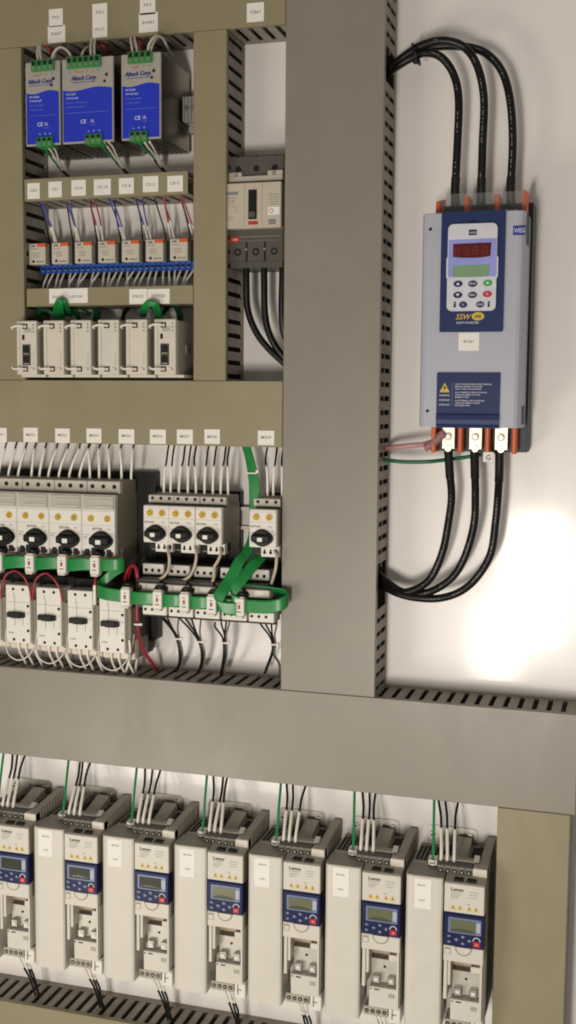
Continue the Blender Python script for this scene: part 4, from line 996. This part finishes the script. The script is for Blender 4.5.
    for q in range(12): c.box(8+q*1.4, 8.6+q*1.4, 65.9, 66.4, -91, -86, TANW)
    c.build('plug_connector', t)
    mm = MB(); mm.box(7.5, 35, 58, 70, -118.5, -94.5, mat('memory_module', (.46, .44, .39), .45, .8), .6)
    mm.cyl(21, -102, 69.8, 70.6, 1.3, HOLE, 8)
    for x in (10.5, 25): mm.box(x, x+7, 70, 76, -117, -109, LUG if False else STEEL, .5); mm.box(x+1.5, x+5.5, 75.8, 77, -114.5, -111, WHITEP, .4)
    mm.box(25.5, 35, 66, 74, -93.4, -87.5, OFFW, .4)
    mm.build('memory_unit', t)
    f = MB(); f.box(7.8, 38.2, 58, 80, -139.2, -118.6, CREAM, .6); f.box(13, 18, 79.9, 80.3, -121.4, -120.2, DARK); f.box(8.8, 10.2, 79.9, 80.3, -121.2, -120, DARK)
    f.box(27, 33, 79.9, 80.3, -127.5, -123.4, TAUPE); f.build('terminal_door', t)
    tb = MB(); tb.box(2.6, 26.4, 50, 79, -148.4, -139.4, TAUPE, .5)
    for q in range(4): tb.cyl(5.8+q*5.8, -143.8, 78.9, 79.3, 2.1, HOLE, 12); tb.cyl(5.8+q*5.8, -143.8, 79.1, 79.5, .8, STEEL, 8)
    tb.build('motor_terminals', t)
    cl = MB(); cl.box(27, 38.4, 56, 78, -154, -134.8, WHITEP, .6); cl.box(30, 31.2, 77.9, 78.4, -150, -140, GREYINK); cl.box(30, 34.6, 77.9, 78.4, -145.6, -144.6, GREYINK); cl.build('shield_clip', t)
    jx, jz = random.uniform(-1, 1), random.uniform(-1.4, 0)
    s = MB().box(-28.2+jx, -12.4+jx, 85.45, 85.8, -30.5+jz, -1.8+jz, PAPER).build('label_sticker', t)
    MB().text(code, 2.7, -20.3, -10, 85.95, GREYINK, w=8).text('VFD', 2.5, -20.3, -24.5, 85.95, GREYINK, w=6).build('lettering', s)
    return t
dl = ['frequency drive cut off by the left edge of the picture', 'second frequency drive from the left, with a dark screen', 'third frequency drive from the left, with a dark screen',
      'middle frequency drive of the row of seven', 'fifth frequency drive from the left in the row', 'sixth frequency drive, directly left of the last one', 'rightmost frequency drive, beside the khaki vertical duct']
for k in range(7):
    drive(k, 'cream '+dl[k], 'BV0%d' % (k+1))
    who = dl[k].split(' frequency')[0] if k else 'cut off first'
    X = DX[k]
    G = 'wires feeding the drives from above'
    for q, (xb, xt) in enumerate(((-7, -10), (-1.2, -4), (5.4, 6))):
        j = random.uniform(-3.5, 3.5); v = (.5, 1.2)[k < 2]
        a = [(X+xb, 60, DZ+6), (X+xb, 58, DZ+14), (X+xb-1.5+j*.3, 46, DZ+29), (X+xb-3+j*.6, 36, DZ+42), (X+xt-3+j+v*q, 28, DZ+57), (X+xt-3+j+1.5*q, 22, DZ+72)]
        o = wire('white-sleeved black wire into top of the %s drive, %s of three' % (who, ORD[q]), G, a, 1.25, BWIRE, sleeve=[([a[0], a[1], (X+xb-1.9+j*.35, 44, DZ+32)], 1.6, FERR)])
    j = random.uniform(-2, 2)
    a = [(X-14.6, 60, DZ+6), (X-15.2, 54, DZ+18), (X-17.5+j*.5, 44, DZ+36), (X-19.5+j, 34, DZ+54), (X-21+j, 26, DZ+72)]
    wire('green earth wire into the top of the %s drive' % who, 'green earth wires of the drives', a, 1.35, GWIRE)
    for q in range(3):
        j = random.uniform(-1.5, 1.5)
        a = [(X+8+q*5.8, 66, DZ-146), (X+9+q*5, 62, DZ-154), (X+11+q*4+j, 54, DZ-170), (X+13+q*3.4, 46, DZ-186), (X+15+q*2+j, 38, DZ-204), (X+15+q*3, 32, DZ-222)]
        c = cat_pts(a, 4); h = len(c)//2-1
        wire('black wire with white sleeve under the %s drive, %s of three' % (who, ORD[q]), 'wires leaving the drives below', a, 1.15, BWIRE, sleeve=[([tuple(c[0]), tuple(c[3]), tuple(c[6]), tuple(c[h])], 1.3, FERR)])

# ------------------------------------------------------------------ light
wd = bpy.data.worlds.new('World'); sc.world = wd; wd.use_nodes = True
bg = wd.node_tree.nodes['Background']; bg.inputs['Color'].default_value = (1.0, .92, .83, 1); bg.inputs['Strength'].default_value = .25
def lamp(name, px0, py0, px1, py1, depth, radiance, color):      # a lamp standing where the glossy panel mirrors it
    a = P(px0, py0, 0); b = P(px1, py1, 0); k = 1+depth/CAMD
    x0, x1 = sorted((a[0]*k, b[0]*k)); z0, z1 = sorted((a[2]*k, b[2]*k))
    L = bpy.data.lights.new(name, 'AREA'); L.shape = 'RECTANGLE'; L.size = (x1-x0)*S; L.size_y = (z1-z0)*S
    L.energy = radiance*math.pi*L.size*L.size_y; L.color = color
    o = bpy.data.objects.new(name, L); COL.objects.link(o); o.location = ((x0+x1)/2*S, -depth*S, (z0+z1)/2*S); o.rotation_euler = (math.radians(90), 0, 0)
    return o
def area(name, x, d, z, sx, sz, radiance, color, tx=-250, tz=-50):
    L = bpy.data.lights.new(name, 'AREA'); L.shape = 'RECTANGLE'; L.size = sx*S; L.size_y = sz*S
    L.energy = radiance*math.pi*L.size*L.size_y; L.color = color
    o = bpy.data.objects.new(name, L); COL.objects.link(o); o.location = (x*S, -d*S, z*S)
    dr = Vector((tx-x, d, tz-z)).normalized(); o.rotation_euler = dr.to_track_quat('-Z', 'Y').to_euler()
    return o
WARM = (1.0, .92, .82)
lamp('lamp_upper', 513, 520, 560, 638, 1750, 101, WARM)
lamp('lamp_lower', 478, 604, 515, 676, 1750, 72, WARM)
area('lamp_left', -900, 1150, -750, 450, 450, 8.0, WARM, -350, -300)
try:
    sc.cycles.use_adaptive_sampling = True; sc.cycles.use_denoising = True
    sc.cycles.max_bounces = 8; sc.cycles.filter_width = 1.9
except Exception: pass
